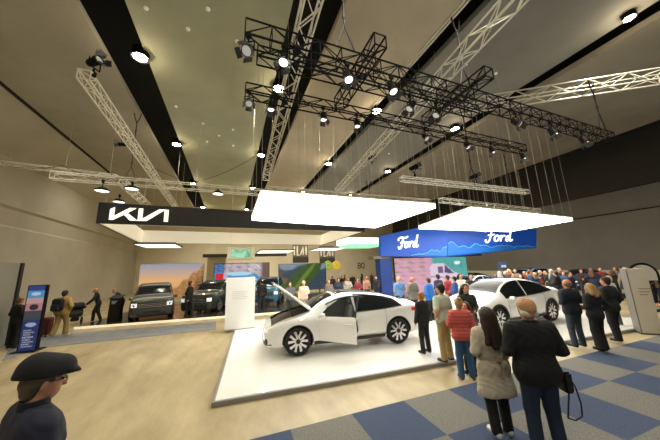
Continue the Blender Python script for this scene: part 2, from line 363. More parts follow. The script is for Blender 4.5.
# ceiling downlights (fixture, its own light, and an added point light for panel glow)
glow_m = mat('downlight_glow', (1, .9, .7), .4, emit=60, ecol=(1, .80, .52))
def downlight(x, y, z, label, on=True, real=True, r=.24):
    o = empty('ceiling_downlight', (x, y, z), 0, label, 'ceiling light', 'ceiling downlights along the black slots')
    MB().lathe([(r*1.15, 0), (r*1.25, -.12), (r*1.25, .25), (0, .25)], 20).obj('housing', black_metal, o, 40)
    MB().lathe([(0, -.16), (r*.6, -.145), (r*1.0, -.10)], 20).obj('lens', glow_m, o, 60)
    lamp('halo', 'POINT', (0, 0, -.35), 55, (1, .80, .52), .2, parent=o)
    if real:
        l = lamp('bulb', 'SPOT', (0, 0, -.15), DOWN_W*4, (1, .91, .74), .16, angle=130, blend=.9, parent=o)
rows = {-3.62: 'left black slot', 1.85: 'second black slot', 7.25: 'third black slot with white edge', 13.05: 'fourth black slot'}
for x, wh in rows.items():
    for y, w2, rl in ((2.9, 'nearest', True), (10.55, 'second', True), (18.0, 'third', True), (26.0, 'fourth', True), (35.8, 'farthest', True)):
        if y < 5 and x < 13: continue
        downlight(x, y, CZ-.1, f'round warm downlight in the {wh}, {w2} from the viewer', real=rl, r=.15 if y < 5 else .24)
for x, y in ((-2.9, -3.0), (1.9, 1.0), (7.3, 2.0), (22, 6), (22, 14), (22, 24), (-8, 4), (-8.3, 14), (-8.3, 25), (24.5, 18), (24.5, 30), (-2, 36), (5, 36), (12, 36), (19, 36), (4, 31), (11, 31)):
    lamp('fill_spot', 'SPOT', (x, y, CZ-.1), DOWN_W*3, (1, .92, .77), .3, aim=(x, y, 0), angle=150, blend=1)  # added fill spots without fixtures, brightening walls and floor
# small ceiling devices on the second panel
dm = mat('white_ceiling_device', (.8, .78, .7), .5, emit=.25)
dev = None
for i, (px, py) in enumerate(((208, 10), (188, 30), (237, 42), (176, 107), (203, 124), (219, 136), (207, 142), (233, 130), (233, 146), (146, 9), (466, 65), (496, 74), (371, 152), (389, 154), (448, 112))):
    q = at(px, py, z=CZ-.05)
    if dev is None:
        dev = o = empty('ceiling_speaker', (0, 0, 0)); MB().lathe([(0, -.05), (.05, -.045), (.07, 0), (.07, .04)], 14).obj('grille', dm, o, 40)
    else: o = copy_tree(dev)
    o.location = (q.x, q.y, CZ-.02)
    tag(o, 'small round white device set flush into the plain ceiling panels', 'ceiling device', 'round devices in the ceiling')
# hanging wires over the light boxes
wire_me = {}
def wire(x, y, z0, z1, label, group, r=.006):
    k = round(z1-z0, 2)
    if k not in wire_me:
        o = MB().tube((0, 0, 0), (0, 0, k), r, 5).obj('suspension_wire', steel); wire_me[k] = o
    else: o = wire_me[k].copy(); C.objects.link(o)
    o.location = (x, y, z0); tag(o, label, 'wire', group)
for i in range(9):
    f = i/8
    for j in range(3):
        g = j/2
        a = Vector(B1[0]).lerp(Vector(B1[1]), f); b_ = Vector(B1[3]).lerp(Vector(B1[2]), f); q = a.lerp(b_, g)
        wire(q.x, q.y, 4.7, CZ if not 3.25 > q.x > 1.6 else CZ+.0, 'thin steel wire carrying the larger light box from the ceiling', 'wires over the larger light box')
for i in range(10):
    f = i/9
    for j in range(3):
        a = Vector(B2[0]).lerp(Vector(B2[1]), f); b_ = Vector(B2[3]).lerp(Vector(B2[2]), f); q = a.lerp(b_, j/2)
        wire(q.x, q.y, 4.7, CZ, 'thin steel wire carrying the right light box from the ceiling', 'wires over the right light box')
for x_ in (5.6, 7.5, 9.4, 11.3): wire(x_, 6.53, 5.3, CZ, 'thin wire carrying the slim truss between the two light boxes', 'wires over the slim middle truss')
for x_ in (-10.9, -8.6): wire(x_, 17.42 if x_ < -10 else 17.25, 8.2, CZ if x_ > -9.5 else 10.0, 'thin wire carrying the faint truss by the left wall', 'wires by the left wall')
# drooping cables
def cable(pts, label, r=.012):
    P = [Vector(p) for p in pts]; n = 14; out = []
    for k in range(len(P)-1):
        for i in range(n):
            t = i/n; q = P[k].lerp(P[k+1], t); q.z -= .5*4*t*(1-t)*min(1, (P[k+1]-P[k]).length/8); out.append(q)
    out.append(P[-1]); m = MB().path([tuple(q) for q in out], r, 5); tag(m.obj('power_cable', chain_m), label, 'cable')
cable([(-3.5, 13.0, 7.2), (-1.2, 15.0, 7.2)], 'black cable drooping from the left truss to the crossing truss')
cable([(-2.4, 15.0, 7.2), (1.5, 11.5, 8.2)], 'black cable sagging across toward the centre truss')
cable([(-7.2, 15.0, 7.3), (-4.6, 15.1, 7.35)], 'black cable bundle looped over the lamp cluster')
# pale drooping tail on the left wall side
cable([(-11.2, 17.5, 8.2), (-8.6, 17.0, 8.3), (-6.4, 15.4, 7.5)], 'thin cable looping from left wall to the lamp cluster', .014)
# ================================================================== BLACK SIGN HALO (left stand)
def wall_plane(p, q, z0, z1, th, m, name, parent, off=0):
    """vertical slab from p to q"""
    p, q = Vector(p), Vector(q); d = (q-p).normalized(); n = Vector((-d.y, d.x)); a, b_ = p+n*off, q+n*off; c_, e = b_+n*th, a+n*th
    v = [(a.x, a.y, z0), (b_.x, b_.y, z0), (c_.x, c_.y, z0), (e.x, e.y, z0), (a.x, a.y, z1), (b_.x, b_.y, z1), (c_.x, c_.y, z1), (e.x, e.y, z1)]
    return MB().add(v, [(0, 3, 2, 1), (4, 5, 6, 7), (0, 1, 5, 4), (1, 2, 6, 5), (2, 3, 7, 6), (3, 0, 4, 7)]).obj(name, m, parent)
halo = empty('sign_canopy', (0, 0, 4.95), 0, 'black fascia canopy with white inner faces hanging over the left stand', 'canopy')
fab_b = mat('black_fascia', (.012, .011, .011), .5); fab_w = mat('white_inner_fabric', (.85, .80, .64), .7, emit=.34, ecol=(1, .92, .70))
H0, H1, H2, H3 = (-6.25, 15.5), (9.3, 16.3), (9.5, 26.4), (-7.1, 25.0)
for i, (a, b_) in enumerate(((H0, H1), (H1, H2), (H2, H3), (H3, H0))):
    wall_plane(a, b_, 0, 1.05, .12, fab_w, 'inner_face', halo, .10)
    wall_plane(a, b_, -.01, 1.06, .10, fab_b, 'outer_fascia', halo, 0)
# logo: angular strokes, laid on the front fascia
K = [[(0, 0), (0, 1), (.16, 1), (.16, .43), (.62, 1), (.86, 1), (.38, .42), (.62, .42), (1.02, 0), (.78, 0), (.5, .28), (.16, .28), (.16, 0)]]
logo_polys = [[(0, 0), (.17, 0), (.17, .35), (.17, 1), (0, .82)], [(.17, .02), (.17, .30), (.75, 1), (1.02, 1), (.55, .44)], [(.40, .40), (.55, .44), (.80, 0), (1.12, 0), (1.12, 0), (.72, .55)],
              [(1.12, 0), (1.30, 0), (1.30, 1), (1.12, 1)], [(1.30, 0), (1.48, 0), (2.24, 1), (1.98, 1), (1.30, .16)], [(2.02, 1), (2.24, 1), (2.40, 1), (2.40, 0), (2.22, 0), (2.22, .86)]]
L0 = at(110, 221.5, Y=15.62); L1_ = at(168, 221, Y=15.62); lw = (L1_.x-L0.x)/2.40
lg = MB(); Ml = Matrix.Translation((L0.x, 15.47+(L0.x+6.25)*.0514, 5.13-4.95)) @ Matrix.Rotation(R(2.95), 4, 'Z')
for poly in logo_polys: lg.prism([(x*lw, z*.66) for x, z in poly], -.05, 0.0, M=Ml)
lg.obj('logo', mat('lit_logo', (1, .97, .85), .5, emit=.9, ecol=(1, .96, .82)), halo)
for x, y in ((-6, 15.6), (-2, 15.8), (2.2, 16.0), (6, 16.2), (9.2, 16.4), (-6.9, 24.6), (0, 25.4), (9.2, 26.0)):
    wire(x, y, 6.0, CZ, 'thin wire carrying the black sign canopy', 'wires over the black sign canopy', .008)

# other hanging panels further back
def hang_panel(name, c, sx, sy, th, m_side, m_bot, label, cat='light box'):
    o = empty(name, c, 0, label, cat)
    MB().box((-sx/2, -sy/2, .02), (sx/2, sy/2, th)).obj('frame', m_side, o); MB().box((-sx/2+.05, -sy/2+.05, 0), (sx/2-.05, sy/2-.05, .02)).obj('diffuser', m_bot, o)
    for sxn in (-1, 1):
        for syn in (-1, 1): MB().tube((sxn*sx*.4, syn*sy*.4, th), (sxn*sx*.4, syn*sy*.4, CZ-c[2]), .008, 4).obj('hanger', steel, o)
    return o
lit_w = mat('lit_panel', (1, .97, .85), .6, emit=1.6, ecol=(1, .95, .78))
a = at(160, 247, Y=20.5); hang_panel('overhead_light', (a.x, 20.5, a.z+.05), 2.3, 2.6, .14, fab_b, lit_w, 'small white light panel with black rim below the black sign')
a = at(275, 252, Y=28); hang_panel('overhead_light', (a.x, 28, a.z), 3.6, 4, .12, fab_b, lit_w, 'small pale light panel hanging right of the green glowing box')
a = at(328, 249.5, Y=30); hang_panel('overhead_light', (a.x, 30, a.z), 3.6, 4, .12, fab_b, lit_w, 'pale light panel hanging before the two dark banners')
a = at(360, 247.5, Y=24); gb = empty('overhead_light', (a.x, 24, a.z), 0, 'long white light box with green underside near the blue fascia', 'light box')
MB().box((-2.1, -1.5, .3), (2.1, 1.5, .9)).obj('upper_box', mat('lit_white_soft', (1, 1, 1), .5, emit=1.3), gb); MB().box((-1.9, -1.3, 0), (1.9, 1.3, .3)).obj('green_skirt', mat('lit_mint', (.35, .85, .55), .5, emit=.8, ecol=(.4, 1, .6)), gb)
for sx in (-1.6, 1.6): MB().tube((sx, 0, .9), (sx, 0, CZ-a.z), .01, 4).obj('hanger', steel, gb)
a0 = at(227, 259, Y=24); a1 = at(255, 247, Y=24)
gb = empty('glass_canopy', (a0.x, 24, a0.z), 0, 'cream ring canopy with green glowing curved inside', 'canopy'); wd = a1.x-a0.x; hh = a1.z-a0.z
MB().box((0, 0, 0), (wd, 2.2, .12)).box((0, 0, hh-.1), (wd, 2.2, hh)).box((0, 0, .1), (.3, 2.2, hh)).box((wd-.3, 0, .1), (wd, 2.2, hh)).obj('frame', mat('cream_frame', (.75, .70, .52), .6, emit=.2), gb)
pts = [[(.3+(wd-.6)*i/12, 1.2+.8*math.sin(math.pi*i/12), .1+(hh-.2)*j) for j in (0, 1)] for i in range(13)]
MB().tube((.3, 1, hh), (.3, 1, CZ-a0.z), .01).tube((wd-.3, 1, hh), (wd-.3, 1, CZ-a0.z), .01).obj('hangers', steel, gb)
mg, nt_, bb = node_mat('green_glass_glow'); tc_ = nt_.nodes.new('ShaderNodeTexCoord'); rr, _ = ramp_noise(nt_, 1.5, (.10, .32, .22), (.45, .75, .6), .35, .65, tc_.outputs['Object']); nt_.links.new(rr.outputs['Color'], bb.inputs['Base Color']); nt_.links.new(rr.outputs['Color'], bb.inputs['Emission Color']); bb.inputs['Emission Strength'].default_value = .6
MB().grid(pts).obj('green_panel', mg, gb, 60)

# ------------------------------------------------------------------ picture screens (mesh with colour attribute)
def picture(name, w_, h_, fn, parent=None, strength=.8, nx=72, loc=(0, 0, 0)):
    ny = max(6, int(nx*h_/w_)); vs = [(w_*i/nx, 0, h_*j/ny) for j in range(ny+1) for i in range(nx+1)]
    fs = [(j*(nx+1)+i, j*(nx+1)+i+1, (j+1)*(nx+1)+i+1, (j+1)*(nx+1)+i) for j in range(ny) for i in range(nx)]
    m = bpy.data.materials.get('screen_picture_%.1f' % strength)
    if m is None:
        m, nt, b = node_mat('screen_picture_%.1f' % strength); at_ = nt.nodes.new('ShaderNodeAttribute'); at_.attribute_name = 'picture'
        nt.links.new(at_.outputs['Color'], b.inputs['Emission Color']); b.inputs['Base Color'].default_value = (.02, .02, .02, 1); b.inputs['Emission Strength'].default_value = strength; b.inputs['Roughness'].default_value = .3
    o = mesh_obj(name, vs, fs, m, parent); o.location = loc
    ca = o.data.color_attributes.new('picture', 'FLOAT_COLOR', 'POINT')
    u = np.array([v[0]/w_ for v in vs]); v_ = np.array([v[2]/h_ for v in vs]); col = np.ones((len(vs), 4)); col[:, :3] = fn(u, v_)
    ca.data.foreach_set('color', np.clip(col, 0, 1).ravel()); return o
def mixc(c, mask, h):
    m = np.clip(mask, 0, 1)[:, None]; return c*(1-m)+np.array(hexc(h))*m
def wob(u, v, s, k): 
    return (np.sin(u*s+k)+np.sin(v*s*1.3+k*2)+np.sin((u+v)*s*.7+k*3)+np.sin((u-v)*s*1.9+k))/4
def blob(u, v, cu, cv, ru, rv, soft=6): return np.clip((1-((u-cu)/ru)**2-((v-cv)/rv)**2)*soft, 0, 1)
def pic_sunset(u, v):
    c = np.zeros((len(u), 3)); top = np.array(hexc('9aa0b4')); mid = np.array(hexc('f0b878')); low = np.array(hexc('e8a060'))
    t = v[:, None]; c = np.where(t > .5, mid+(top-mid)*(t-.5)*2, low+(mid-low)*t*2)
    ridge = np.clip((u-.42)*1.5+.04*np.sin(u*40), 0, 1); c = mixc(c, (ridge*.95-v+.15)*14, 'a87848'); c = mixc(c, ((u-.75)*2.4-v+.2+.1*np.sin(u*60+v*40))*10, '7a4a2c')
    return mixc(c, wob(u, v, 60, 1)*(ridge-v > -.1), 'd8a870')
def pic_valley(u, v):
    c = np.tile(np.array(hexc('40566a')), (len(u), 1)); c = mixc(c, (v-.82+.1*np.sin(u*9))*10, '9fb4c4')
    c = mixc(c, (.75-v-1.2*np.abs(u-.0)+.1*np.sin(v*20))*6, '8a6a50'); c = mixc(c, blob(u+v*-.5, v, .25, .4, .28, .8), '4a6a2c'); c = mixc(c, wob(u, v, 30, 2)*.6, '24382c')
    return mixc(c, blob(u-v*.45, v, .3, .5, .06, .6), '7c9a3c')
def pic_city(u, v):
    c = np.tile(np.array(hexc('c8b8c0')), (len(u), 1)); c = mixc(c, wob(u, v, 40, 3)*1.2, '7a6a78'); c = mixc(c, blob(u+v*.3, v, .68, .52, .30, .20, 9), '2f8fd0'); c = mixc(c, blob(u+v*.4, v, .70, .66, .24, .07, 9), 'b8e0f4'); c = mixc(c, wob(u+v*.8, v*.2, 45, 2)*(u > .6)*1.4, 'ece4e8')
    c = mixc(c, (u < .16)*1., '3f88c8'); c = mixc(c, ((np.abs(u-.09) < .07) & (np.abs(v-.6) < .1))*1., 'd82030'); c = mixc(c, (wob(u, v, 70, 3)+.4)*((u < .2) & (v > .72)), '503860'); c = mixc(c, (u-.8)*12, '6a5048')
    return mixc(c, blob(v, u*.5+.2, .1, .2, .06, .5), '203050')
def pic_van(u, v):
    c = np.tile(np.array(hexc('dfa8c0')), (len(u), 1)); c = mixc(c, (u-.47)*20, '58b4ac'); c = mixc(c, wob(u, v, 45, 4)*(u < .47), 'c07890'); c = mixc(c, wob(u, v, 38, 1)*(u < .4)*(v > .6)*1.3, '9a9a70')
    c = mixc(c, wob(u, v*.3, 50, 6)*(u > .5)*.7, '3a8c90')
    def poly(P):
        ins = np.zeros(len(u), bool)
        for (x0, y0), (x1, y1) in zip(P, P[1:]+P[:1]):
            if y0 != y1: ins ^= ((y0 > v) != (y1 > v)) & (u < (x1-x0)*(v-y0)/(y1-y0)+x0)
        return ins*1.
    c = mixc(c, poly([(.46, .15), (.46, .74), (.50, .84), (.66, .84), (.80, .58), (.93, .48), (.95, .15)]), 'ead4e6'); c = mixc(c, poly([(.67, .80), (.66, .56), (.80, .54)]), '4c4a74'); c = mixc(c, poly([(.57, .56), (.57, .74), (.64, .74), (.645, .56)]), '6a5a86')
    c = mixc(c, poly([(.46, .46), (.46, .50), (.93, .40), (.93, .36)]), 'c88cb8'); c = mixc(c, blob(u, v, .55, .17, .045, .12, 9), '403848'); c = mixc(c, blob(u, v, .84, .17, .045, .12, 9), '403848'); c = mixc(c, (v < .1)*1., '9088b0')
    return mixc(c, blob(u, v, .86, .84, .05, .05, 9), 'ffffff')
def screen(name, pA_, pB_, z0, z1, fn, label, strength=.8, th=.12, nx=72, frame='101010'):
    pA_, pB_ = Vector(pA_), Vector(pB_); d = pB_-pA_; L = d.length; o = empty(name, (pA_.x, pA_.y, z0), math.atan2(d.y, d.x), label, 'screen')
    MB().box((-.04, .012, -.04), (L+.04, th, z1-z0+.04)).obj('housing', cloth(frame, .5), o); picture('display', L, z1-z0, fn, o, strength, nx)
    MB().box((L*.15, .03, -z0+.0), (L*.15+.1, th, -.04)).obj('leg', black_metal, o); MB().box((L*.85, .03, -z0+.0), (L*.85+.1, th, -.04)).obj('leg', black_metal, o)
    return o
sA = at(139, 280, Y=24.6); sB = at(203, 280, Y=24.6)
screen('video_screen', (sA.x, 24.6), (sB.x, 24.6), .35, at(170, 264, Y=24.6).z, pic_sunset, 'wide screen showing a sunset sky and rocky cliff behind the dark car', .85, frame='b8b4a8')
sA = at(214, 280, Y=24.9); sB = at(269, 280, Y=24.9)
screen('video_screen', (sA.x, 24.9), (sB.x, 24.9), .35, at(240, 263.5, Y=24.9).z, pic_city, 'colourful screen showing a blue car, behind the white info panel', .85)
sA = at(279, 280, Y=25.2); sB = at(326, 280, Y=25.2)
screen('video_screen', (sA.x, 25.2), (sB.x, 25.2), .3, at(300, 264, Y=25.2).z, pic_valley, 'screen showing a green mountain valley behind the raised bonnet', .6)

# ================================================================== BLUE STAND (back right)
blue = mat('royal_blue_fascia', (.004, .055, .36), .55, emit=.18, ecol=(.01, .12, .62))
bf = empty('blue_fascia', (0, 0, 0), 0, 'large royal blue fascia sign above the back stand', 'sign')
def fascia(pts_px, Ys, name, m=blue, back=.3):
    (xa, ta, ba), (xb, tb, bb_) = pts_px; Ya, Yb = Ys; TA, BA, TB, BB = at(xa, ta, Y=Ya), at(xa, ba, Y=Ya), at(xb, tb, Y=Yb), at(xb, bb_, Y=Yb)
    d = Vector((0, back, 0)); v = [BA, BB, TB, TA, BA+d, BB+d, TB+d, TA+d]
    MB().add(v, [(0, 1, 2, 3), (7, 6, 5, 4), (0, 4, 5, 1), (1, 5, 6, 2), (2, 6, 7, 3), (3, 7, 4, 0)]).obj(name, m, bf); return BA, BB, TB, TA
qa = fascia([(381, 236, 256), (447, 221.5, 256.8)], (14.6, 13.2), 'left_face')
qb = fascia([(447, 221.5, 256.8), (536.5, 229.5, 248)], (13.2, 13.4), 'front_face', mat('royal_blue_front', (.004, .05, .33), .55, emit=.22, ecol=(.005, .10, .55)))
def bil(q, u, v, off=.03): p_ = q[0].lerp(q[1], u).lerp(q[3].lerp(q[2], u), v); return Vector((p_.x, p_.y-off, p_.z))
# light blue mountain ridge graphic along the bottom
mtn = mat('ridge_blue', (.01, .11, .42), .5, emit=.12, ecol=(.02, .20, .60)); mtl = mat('ridge_line', (.08, .38, .7), .5, emit=.12, ecol=(.1, .4, .8))
def ridge(q, u0, u1, hf, nm):
    n = 60; tops = []; m = MB(); P = []
    for i in range(n+1):
        u = u0+(u1-u0)*i/n; h_ = hf(i/n); P.append([bil(q, u, .03), bil(q, u, h_*.6), bil(q, u, h_)]); tops.append(bil(q, u, h_, .04))
    m.grid(P); m.obj(nm, mtn, bf); MB().path(tops, .03, 4).obj('ridge_line', mtl, bf)
ridge(qa, .45, .995, lambda t: .03+.30*t*(.75+.2*math.sin(t*14)+.12*math.sin(t*37)), 'mountain_graphic')
ridge(qb, .005, .97, lambda t: .06+.30*(1-t)**.7*(.8+.2*math.sin(t*22+1)+.12*math.sin(t*51))+.03*abs(math.sin(t*30)), 'mountain_graphic')
# script lettering
def bez(p0, p1, p2, p3, n=10): return [tuple((1-t)**3*a+3*(1-t)**2*t*b_+3*(1-t)*t*t*c_+t**3*d for a, b_, c_, d in zip(p0, p1, p2, p3)) for t in [i/n for i in range(n+1)]]
FS = [bez((.02, .72), (-.05, 1.0), (.25, 1.02), (.45, .93))+bez((.45, .93), (.6, .88), (.75, .9), (.82, 1.0)), bez((.42, .92), (.36, .6), (.34, .3), (.24, .12))+bez((.24, .12), (.14, -.08), (-.02, .02), (.04, .2)),
      bez((.2, .5), (.35, .56), (.45, .5), (.56, .58)), bez((.78, .52), (.55, .5), (.5, .08), (.68, .08))+bez((.68, .08), (.88, .1), (.92, .5), (.74, .52))+bez((.74, .52), (.8, .4), (.95, .42), (1.0, .5)),
      bez((1.0, .52), (1.06, .5), (1.0, .3), (.96, .08)), bez((1.02, .32), (1.1, .5), (1.2, .58), (1.26, .46)), bez((1.56, .48), (1.36, .6), (1.24, .1), (1.38, .08))+bez((1.38, .08), (1.52, .1), (1.6, .7), (1.68, 1.0)), bez((1.68, 1.0), (1.6, .6), (1.5, .1), (1.6, .08))+bez((1.6, .08), (1.66, .08), (1.7, .14), (1.74, .2))]
def script_word(q, u0, u1, v0, v1, nm='logo_lettering'):
    m = MB()
    for st_ in FS:
        for i, (a, b_) in enumerate(zip(st_, st_[1:])):
            A, B = [bil(q, u0+(u1-u0)*x/1.74, v0+(v1-v0)*y, .05) for x, y in (a, b_)]
            if (A-B).length > 1e-4: m.tube(A, B, .058, 6)
    m.obj(nm, mat('lit_white_lettering', (1, 1, 1), .5, emit=.95), bf)
script_word(qa, .25, .55, .30, .76)
script_word(qb, .37, .68, .36, .88)
for px, Yv in ((384, 14.6), (410, 14.2), (430, 13.6), (500, 13.4), (530, 13.4)):
    q = at(px, 232, Y=Yv); wire(q.x, Yv+.1, q.z-.2, CZ, 'thin wire carrying the blue fascia sign', 'wires over the blue fascia', .007)
q0, q1 = at(382, 290, Y=14.7), at(393.5, 290, Y=14.7)
pl = empty('blue_pillar', (q0.x, 14.7, 0), 0, 'dark blue pillar at the left edge of the pink picture screen', 'pillar')
MB().box((0, 0, 0), (q1.x-q0.x, .6, 2.85)).obj('shaft', mat('navy_laminate', (.012, .04, .20), .35, emit=.05), pl); MB().box((-.5, -.05, 2.85), (1.9, .6, 3.02)).obj('capital', cloth('6a6458'), pl)
q0, q1 = at(395.5, 275, Y=14.6), at(468, 275, Y=14.2)
screen('video_screen', (q0.x, 14.6), (q1.x, 14.2), .25, 2.85, pic_van, 'large screen picturing a pink and white van beside teal doors', .85, nx=110)
hb = MB().box((0, 0, 0), (7.2, .3, .18)).obj('header_beam', cloth('5a564c')); hb.location = (q0.x+1.0, 14.35, 2.9); tag(hb, 'grey header beam between blue fascia and picture screen', 'beam')
# ================================================================== FAR BACK: banners, disks, sign
def slab(name, px0, py0, px1, py1, Yv, m, label, cat, th=.15, stand=False):
    a, b_ = at(px0, py1, Y=Yv), at(px1, py0, Y=Yv); o = empty(name, (a.x, Yv, a.z), 0, label, cat)
    MB().box((0, 0, 0), (b_.x-a.x, th, b_.z-a.z)).obj('panel', m, o); return o, b_.x-a.x, b_.z-a.z
for (x0, x1, wh) in ((293, 308.5, 'left'), (320, 335, 'right')):
    o, w_, h_ = slab('hanging_banner', x0, 257 if wh == 'left' else 258, x1, 263, 38, cloth('3a3a38'), f'dark hanging banner with pale lettering on the back wall, {wh} of two', 'banner')
    t = MB()
    for k in range(5):
        x = w_*(.05+.19*k); t.prism([(x, h_+.3), (x+.22, h_+.3), (x+.22+(.5 if k == 2 else .0), h_+1.7), (x+(.5 if k == 2 else 0), h_+1.7)], -.02, .05)
    t.tube((w_*.24, .02, h_+.3), (w_*.43, .02, h_+.3), .1, 4)
    MB().box((0, .06, h_), (w_, .15, h_+2)).obj('letter_field', cloth('6d6858'), o); t.obj('lettering', cloth('e9e4d4'), o)
    for xx in (.1, w_-.1): MB().tube((xx, .1, h_+2), (xx, .1, CZ-o.location.z), .01, 4).obj('hanger', steel, o)
for px, hx, nm in ((328, '8fb030', 'lime green'), (336.5, 'd8b820', 'yellow')):
    a = at(px, 265.5, Y=33); o = empty('round_sign', (a.x, 33, a.z), 0, f'round {nm} disc sign hanging far back', 'sign'); MB().lathe([(0, -.06), (.6, -.06), (.66, 0), (.6, .06), (0, .06)], 24, axis='y').obj('disc', mat('disc_'+nm, hexc(hx), .5, emit=.3), o, 40)
    MB().lathe([(.28, -.08), (.36, -.08), (.36, -.05)], 20, axis='y').obj('emblem', cloth('f4f0d0'), o); MB().tube((0, 0, .6), (0, 0, CZ-a.z), .01, 4).obj('hanger', steel, o)
def text_obj(s, size, m, parent, loc, rot, name='lettering', ext=.01, align='CENTER'):
    c = bpy.data.curves.new(name, 'FONT'); c.body = s; c.size = size; c.extrude = ext; c.align_x = align; c.align_y = 'CENTER'
    t = bpy.data.objects.new(name, c); C.objects.link(t); dg = bpy.context.evaluated_depsgraph_get(); me = bpy.data.meshes.new_from_object(t.evaluated_get(dg)); bpy.data.objects.remove(t)
    me.materials.clear(); o = me_obj(name, me, m, parent); o.location = loc; o.rotation_euler = rot; return o
o, w_, h_ = slab('number_sign', 357, 263.6, 365, 268.4, 41.9, cloth('e0dac4'), 'dark number 80 on the pale back wall', 'sign', .1)
text_obj('80', 1.9*h_, cloth('141414'), o, (w_/2, -.03, h_/2), (R(90), 0, 0))
# small cream gallery above floor at the back (portal left of green canopy)
o, w_, h_ = slab('portal_frame', 205, 257, 226, 300, 27, cloth('b8ab86'), 'beige portal panel behind the second screen', 'panel', .3); MB().box((-.4, -.2, h_), (w_+6, .3, h_+.3)).obj('beam', cloth('4a4030'), o)
# ================================================================== CARS
def car_ring(S, x, n=30):
    g = lambda k: float(cr(S['x'], S[k], x)[0])
    W, zb, zl, zt, rw = g('W'), g('zb'), g('zl'), g('zt'), g('rw')
    gw = .95*W
    P = [(0, zb), (.55*W, zb), (.86*W, zb+.01), (.975*W, zb+.11), (W, .5*(zb+zl)+.03), (.99*W, zl-.09), (gw, zl), (.5*(gw+rw)+.012, .5*(zl+zt-.05)+.01), (rw, zt-.055), (rw*.6, zt-.012), (0, zt)]
    P = np.array(P); t = np.concatenate([[0], np.cumsum(np.hypot(*np.diff(P, axis=0).T)**.6+1e-4)]); tt = np.interp(np.linspace(0, len(P)-1, n), range(len(P)), t)
    return np.stack([cr(t, P[:, 0], tt), cr(t, P[:, 1], tt)], 1)
class Surf:
    def __init__(s, S): s.S = S; s.c = {}
    def ring(s, x):
        k = round(x, 3)
        if k not in s.c: s.c[k] = car_ring(s.S, x, 60)
        return s.c[k]
    def side(s, x, z):
        r = s.ring(x); zz, yy = r[20:, 1], r[20:, 0]; i = np.argsort(zz) if False else None
        m = r[:, 1].argmax(); k0 = 12; a = r[k0:m+1]; return float(np.interp(z, a[:, 1], a[:, 0]))
    def top(s, x, y):
        r = s.ring(x); i = int(len(r)*.45); a = r[i:][::-1]; return float(np.interp(abs(y), a[:, 0], a[:, 1]))
    def g(s, k, x): return float(cr(s.S['x'], s.S[k], x)[0])
HERO = dict(x=[-2.42, -2.36, -2.15, -1.7, -1.1, -.4, .2, .75, 1.15, 1.5, 1.9, 2.2, 2.36, 2.42],
            W=[.62, .80, .92, .975, .99, .985, .98, .98, .985, .985, .95, .86, .72, .55],
            zb=[.42, .30, .26, .22, .20, .19, .19, .19, .19, .20, .21, .22, .25, .34],
            zl=[.86, .98, 1.04, 1.03, .99, .96, .945, .93, .92, .90, .83, .74, .66, .56],
            zt=[.93, 1.07, 1.14, 1.30, 1.45, 1.54, 1.535, 1.37, 1.14, 1.03, .93, .82, .73, .62],
            rw=[.5, .62, .62, .60, .60, .60, .60, .63, .72, .80, .80, .70, .56, .42])
SUV = dict(x=[-2.40, -2.34, -2.1, -1.7, -1.1, -.4, .2, .75, 1.1, 1.5, 1.9, 2.2, 2.34, 2.40],
           W=[.75, .88, .95, .975, .98, .98, .975, .975, .975, .97, .95, .90, .84, .72],
           zb=[.38, .26, .22, .20, .19, .19, .19, .19, .19, .19, .19, .19, .20, .26],
           zl=[.95, 1.05, 1.10, 1.10, 1.08, 1.07, 1.06, 1.05, 1.04, 1.03, 1.01, .97, .92, .82],
           zt=[1.05, 1.35, 1.64, 1.72, 1.75, 1.76, 1.74, 1.50, 1.22, 1.17, 1.14, 1.10, 1.04, .93],
           rw=[.6, .70, .74, .74, .74, .74, .74, .76, .82, .86, .86, .84, .80, .68])
def make_wheel(r=.365, wd=.24, style=0, hi=True):
    """axis along y, outer face at +y"""
    o = bpy.data.objects.new('wheel', None); C.objects.link(o); n = 36 if hi else 18; rr = r*.75
    MB().lathe([(rr, -wd/2), (r*.93, -wd/2), (r, -wd*.36), (r, wd*.36), (r*.95, wd/2), (rr, wd/2+.005), (rr, -wd/2)], n, axis='y').obj('tyre', tyre_m, o, 35)
    MB().lathe([(0, wd*.1), (rr*.9, wd*.12), (rr*.97, wd*.46), (rr+.004, wd*.5)], n, axis='y').obj('rim_dish', rimdark, o, 40)
    sp = MB()
    for k in range(5):
        for sgn in (-1, 1):
            M = Matrix.Rotation(R(72*k), 4, 'Y') @ Matrix.Rotation(R(9*sgn), 4, 'Y')
            sp.prism([(.04*sgn, .03), (rr*.13*sgn, rr*.42), (rr*.30*sgn, rr*.97), (rr*.04*sgn, rr*.97), (-.02*sgn, rr*.5), (0, .03)], wd*.34, wd*.46, M=M)
    sp.obj('spokes', rim_m, o); MB().lathe([(0, wd*.5), (.06, wd*.49), (.07, wd*.35)], 16, axis='y').obj('hub_cap', trim_m, o, 40)
    return o
def arch(o, x, z, r, wdepth=.34, W=1.0):
    for s in (-1, 1):
        bm = bmesh.new(); bmesh.ops.create_cone(bm, cap_ends=True, segments=40, radius1=r, radius2=r, depth=wdepth+.3, matrix=Matrix.Translation((x, s*(W-wdepth/2+.15), z)) @ Matrix.Rotation(R(90), 4, 'X'))
        boolean(o, bm)
def boolean(o, bm):
    me = bpy.data.meshes.new('cut'); bm.to_mesh(me); bm.free(); me.materials.append(trim_m); c = bpy.data.objects.new('cut', me); C.objects.link(c); c.parent = o.parent
    md = o.modifiers.new('b', 'BOOLEAN'); md.operation = 'DIFFERENCE'; md.object = c; md.solver = 'EXACT'; md.material_mode = 'TRANSFER'
    dg = bpy.context.evaluated_depsgraph_get(); nm = bpy.data.meshes.new_from_object(o.evaluated_get(dg)); o.modifiers.clear(); o.data = nm; bpy.data.objects.remove(c)
